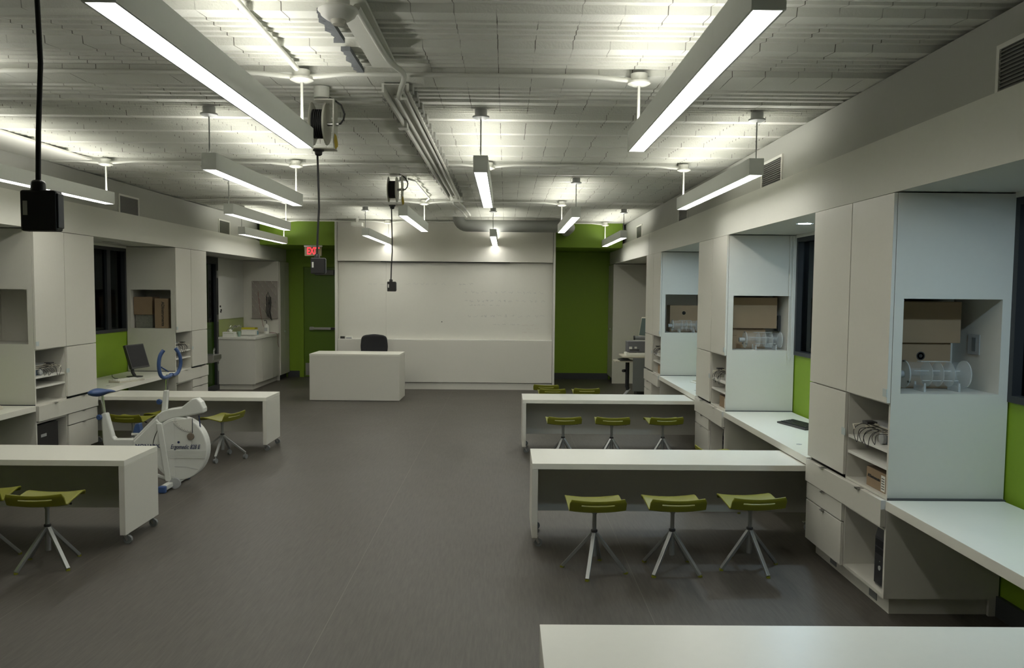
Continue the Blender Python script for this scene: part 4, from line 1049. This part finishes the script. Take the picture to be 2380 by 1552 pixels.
MB().lathe((0, 0, 0), [(0.034, 0.0), (0.038, 0.01), (0.034, 0.024), (0.020, 0.034), (0.004, 0.037)]).build('shell', BEIGE, t); MB().box(-0.001, 0.001, -0.03, 0.0, 0.028, 0.036).build('button_gap', GREY, t)
t = thing('computer_mouse', 'dark mouse beside the white keyboard on the farthest right desk', 'mouse', (2.62, 9.95, 0.6855))
MB().lathe((0, 0, 0), [(0.028, 0.0), (0.032, 0.01), (0.028, 0.022), (0.016, 0.030), (0.004, 0.032)]).build('shell', GREY, t)
tag(MB().tube([(-5.27, 10.95, 0.69), (-5.15, 10.7, 0.69), (-5.02, 10.5, 0.69), (-4.95, 10.45, 0.69)], 0.004, 6).build('monitor_cable', RUBBER), 'thin black cable lying on the left wall desk behind the keyboard', 'cable')
tag(MB().tube([(2.80, 7.985, 2.41), (2.80, 7.985, 1.5), (2.80, 7.985, 1.25), (2.785, 7.985, 1.20), (2.77, 7.985, 1.25), (2.77, 7.985, 2.41)], 0.003, 6).build('blind_cord', EDGE), 'looped pale blind cord hanging beside the middle right opening', 'cord')

# ------------------------------------------------------------------ sink counter alcove
t = thing('sink_counter', 'white sink counter in the far left alcove', 'counter', (-4.60, 15.02, 0))
MB().box(0, -0.70, 0, 0.02, 0.1, 0.93).build('end_panel', WHITE, t)
MB().box(-0.022, -0.70, 0.02, 1.58, 0.1, 0.93).build('body', WHITE, t)
for a_, b_ in ((0.025, 0.42), (0.425, 1.10), (1.105, 1.58)): MB().box(0, -0.02, a_, b_, 0.11, 0.925).build('door', WHITE, t, bevel=0.002)
MB().box(-0.06, -0.70, 0.03, 1.58, 0, 0.1).build('plinth', WHITE, t)
mb = MB().box(0.012, -0.12, -0.012, 1.59, 0.93, 0.97).box(-0.58, -0.71, -0.012, 1.59, 0.93, 0.97).box(-0.12, -0.58, -0.012, 0.25, 0.93, 0.97).box(-0.12, -0.58, 0.75, 1.59, 0.93, 0.97)
mb.build('worktop', TOPW, t)
mb = MB().box(-0.12, -0.58, 0.25, 0.75, 0.932, 0.94).build('sink_basin', STEEL, t)
for yy in (0.38, 0.62):
    f = MB().tube([(-0.63, yy, 0.97), (-0.63, yy, 1.08), (-0.60, yy, 1.11), (-0.48, yy - 0.02, 1.16), (-0.44, yy - 0.02, 1.14)], 0.013).build('faucet', BRIGHT, t)
    MB().tube([(-0.63, yy + 0.02, 1.08), (-0.60, yy + 0.10, 1.16)], 0.008).build('lever', BRIGHT, f)
MB().box(-5.318, -5.312, 15.06, 16.60, 0.975, 1.28).build('tmp', TILE)
o = bpy.data.objects['tmp']; o.name = 'splash_tiles'; tag(o, 'olive green tiled splashback behind the sink', 'tiles')
t = thing('small_whiteboard', 'smudged whiteboard panel on the wall above the sink tiles', 'whiteboard', (-5.31, 15.83, 1.29))
MB().box(-0.006, 0.004, -0.76, 0.76, 0, 1.11).build('panel', mat('smudged_board', (0.60, 0.60, 0.56), 0.45, noise=0.10, nscale=2.5), t)
for dy, dz in ((-0.62, 0.22), (-0.58, 0.15), (-0.60, 0.12)): MB().box(0.004, 0.02, dy, dy + 0.03, dz, dz + 0.035).build('clip', BLACK, t)
t = thing('drying_rack', 'grey pegboard glassware drying rack above the sink counter', 'drying rack', (-4.83, 16.612, 1.26))
MB().box(-0.31, 0.21, -0.012, 0, 0.0, 0.76).build('back_panel', PEG, t)
MB().box(-0.31, 0.21, -0.04, -0.012, 0.0, 0.015).build('drip_tray', PEG, t)
for r_ in range(9):
    for c_ in range(4):
        xx = -0.27 + c_ * 0.128 + (0.064 if r_ % 2 else 0.0); zz = 0.08 + r_ * 0.078
        if xx < 0.19: MB().cyl((xx, -0.012, zz), (xx - 0.012, -0.075, zz + 0.055), 0.005, 0.003, n=6).build('peg', PAPER, t)
t = thing('rubber_tubing', 'black tubing hanging from the drying rack pegs', 'tubing', (-4.78, 16.49, 1.70))
for dx in (-0.03, 0.0, 0.03, 0.05):
    MB().tube([(dx, 0, 0.0), (dx + 0.01, -0.01, -0.12), (dx - 0.01, -0.01, -0.30), (dx + 0.02, 0, -0.42 - dx)], 0.009, 6).build('hose', RUBBER, t)
MB().tube([(-0.02, 0, -0.15), (-0.04, 0, 0.0), (0, 0, 0.10), (0.03, 0, 0.0), (0.02, 0, -0.15)], 0.006, 6).build('loop', RUBBER, t)
tag(MB().tube([(-4.99, 16.52, 1.80), (-4.95, 16.52, 1.4), (-4.88, 16.48, 1.12), (-4.78, 16.4, 0.995), (-4.59, 16.35, 0.985), (-4.555, 16.35, 0.93), (-4.56, 16.35, 0.80), (-4.565, 16.45, 0.70)], 0.004, 6).build('red_tubing', mat('red_rubber', (0.18, 0.03, 0.03), 0.5)), 'thin red tubing trailing over the sink counter', 'tubing')
t = thing('soap_bottle', 'white pump bottle on the sink counter by the drying rack', 'bottle', (-4.76, 16.30, 0.971))
MB().lathe((0, 0, 0), [(0.05, 0), (0.052, 0.01), (0.052, 0.15), (0.03, 0.18), (0.018, 0.19), (0.018, 0.20)]).build('bottle_body', PAPER, t)
MB().tube([(0, 0, 0.20), (0, 0, 0.25), (-0.01, -0.02, 0.262), (-0.03, -0.06, 0.262)], 0.007).build('pump', BLACK, t)
MB().box(-0.03, 0.03, -0.0535, -0.0515, 0.05, 0.12).build('bottle_label', GREYL, t)
t = thing('yellow_basket', 'yellow plastic basket behind the sink', 'basket', (-5.02, 16.05, 0.971))
MB().box(-0.13, 0.13, -0.09, 0.09, 0, 0.012).box(-0.13, 0.13, -0.09, -0.08, 0.012, 0.13).box(-0.13, 0.13, 0.08, 0.09, 0.012, 0.13).box(-0.13, -0.12, -0.08, 0.08, 0.012, 0.13).box(0.12, 0.13, -0.08, 0.08, 0.012, 0.13).build('shell', YELL2, t)
t = thing('glass_jar', 'small blue jar on the sink counter', 'jar', (-4.84, 15.92, 0.971)); MB().lathe((0, 0, 0), [(0.028, 0), (0.03, 0.01), (0.03, 0.06), (0.02, 0.075)]).build('jar_body', mat('pale_blue_jar', (0.14, 0.28, 0.34), 0.3), t); MB().cyl((0, 0, 0.075), (0, 0, 0.09), 0.021).build('lid', PAPER, t)
t = thing('tissue_box', 'white tissue box at the near end of the sink counter', 'tissue box', (-5.10, 15.12, 0.971)); MB().box(-0.11, 0.11, -0.06, 0.06, 0, 0.09).build('carton', PAPER, t); MB().box(-0.09, 0.09, -0.061, -0.06, 0.06, 0.065).build('print', GREEN, t); MB().lathe((0.02, 0, 0), [(0.02, 0.09), (0.035, 0.12), (0.01, 0.14)], 6).build('tissue', PAPER, t)
t = thing('plastic_tub', 'white plastic tub beside the sink faucets', 'tub', (-4.95, 15.80, 0.971)); MB().box(-0.13, 0.13, -0.07, 0.07, 0, 0.09).build('tub_body', PAPER, t, bevel=0.006); MB().box(-0.135, 0.135, -0.075, 0.075, 0.09, 0.10).build('rim', EDGE, t)
t = thing('green_cup', 'pale green cup next to the tissue box', 'cup', (-4.93, 15.14, 0.971)); MB().lathe((0, 0, 0), [(0.025, 0), (0.033, 0.10), (0.030, 0.10), (0.023, 0.006)]).build('cup_body', mat('pale_green_cup', (0.24, 0.34, 0.27), 0.4), t)

# drinking fountain
t = thing('drinking_fountain', 'stainless drinking fountain in front of the dark glazed door', 'drinking fountain', (-5.24, 13.62, 0))
MB().box(-0.03, 0.06, -0.14, 0.16, 0.0, 0.80).build('back_plate', STEEL, t)
MB().prism([(0.06, 0.60), (0.40, 0.63), (0.44, 0.68), (0.44, 0.755), (0.06, 0.755)], -0.18, 0.20, 'Y').build('basin', STEEL, t, bevel=0.01)
MB().tube([(0.36, 0.06, 0.755), (0.36, 0.06, 0.82), (0.38, 0.02, 0.86), (0.40, -0.02, 0.84)], 0.015).build('spout', BRIGHT, t)

# ------------------------------------------------------------------ computer cart in the right alcove
t = thing('computer_cart', 'grey metal computer cart in the far right alcove', 'cart', (2.05, 13.75, 0))
MB().box(-0.10, 0.62, -0.30, 0.30, 0.77, 0.80).build('cart_top', BEIGE, t, bevel=0.01)
MB().box(0.06, 0.40, -0.31, -0.285, 0.22, 0.77).build('front_panel', GREY, t)
MB().box(-0.22, 0.10, -0.24, 0.10, 0.695, 0.715).build('keyboard_tray', BEIGE, t)
MB().tube([(0.02, 0.05, 0.69), (0.02, 0.05, 0.26), (0.04, 0.05, 0.20)], 0.035).build('column', DARK, t)
MB().box(0.56, 0.60, -0.25, 0.25, 0.0, 0.77).build('rear_leg', GREY, t)
MB().tube([(0.06, 0.05, 0.22), (-0.05, -0.02, 0.10), (-0.18, -0.12, 0.045), (-0.24, -0.16, 0.035)], 0.030, sx=0.6).build('foot', GREYL, t)
MB().cyl((-0.06, 0.0, 0.53), (-0.02, 0.05, 0.53), 0.025).build('clamp_knob', BLACK, t)
for yy in (-0.2, 0.2): MB().cyl((0.56, yy - 0.01, 0.02), (0.56, yy + 0.01, 0.02), 0.02).build('wheel', BLACK, t)
t = keyboard(2.05 - 0.06, 13.68, 0.716, R(-90), BLACK, DARK, 'black keyboard on the tray of the computer cart', w=0.32)
t = thing('measuring_device', 'grey box device with buttons on top of the computer cart', 'electronic unit', (2.13, 13.58, 0.801))
MB().box(-0.10, 0.20, 0, 0.22, 0.06, 0.24).build('case', mat('violet_grey_case', (0.16, 0.16, 0.18), 0.4), t, bevel=0.008)
MB().box(-0.12, 0.22, -0.02, 0.24, 0.0, 0.05).build('base', PAPER, t, bevel=0.006)
MB().box(-0.06, 0.06, 0.02, 0.20, 0.05, 0.06).build('spacer', BLACK, t)
MB().box(-0.07, -0.02, -0.003, 0, 0.11, 0.15).box(0.02, 0.06, -0.003, 0, 0.12, 0.15).build('display', PAPER, t)
MB().box(-0.06, 0.10, -0.004, -0.001, 0.085, 0.105).build('keypad', BLACK, t)
t = thing('camera_module', 'grey cylindrical camera on the device of the computer cart', 'camera', (2.26, 13.75, 1.042))
MB().cyl((-0.08, 0, 0.045), (0.12, 0, 0.045), 0.035).build('barrel', GREY, t); MB().cyl((-0.10, 0, 0.045), (-0.08, 0, 0.045), 0.04).build('lens', BLACK, t); MB().box(-0.1, 0.14, -0.05, 0.05, 0, 0.012).build('base_plate', PAPER, t)
MB().cyl((-0.15, 0, 0.03), (-0.15, 0, 0.031), 0.02).build('cap', BLACK, t)
t = thing('beige_monitor', 'slim monitor seen side on above the computer cart', 'monitor', (2.42, 13.95, 0.801), R(-68))
M = Matrix.Translation((0, 0, 0.46)) @ Matrix.Rotation(R(-10), 4, 'X')
MB().box(-0.20, 0.20, -0.02, 0.02, -0.17, 0.17, M).build('screen_frame', BEIGE, t, bevel=0.004); MB().box(-0.18, 0.18, -0.0225, -0.0205, -0.15, 0.15, M).build('screen', SCRTEAL, t)
MB().box(-0.03, 0.03, 0.02, 0.06, 0.0, 0.42).box(-0.1, 0.1, -0.08, 0.1, 0, 0.012).build('stand', BEIGE, t)
t = thing('black_case', 'black box on the floor under the computer cart', 'case', (2.48, 14.35, 0)); MB().box(-0.18, 0.16, -0.15, 0.15, 0, 0.18).build('shell', BLACK, t, bevel=0.005); MB().box(-0.05, 0.05, -0.01, 0.01, 0.18, 0.195).build('handle', GREY, t)
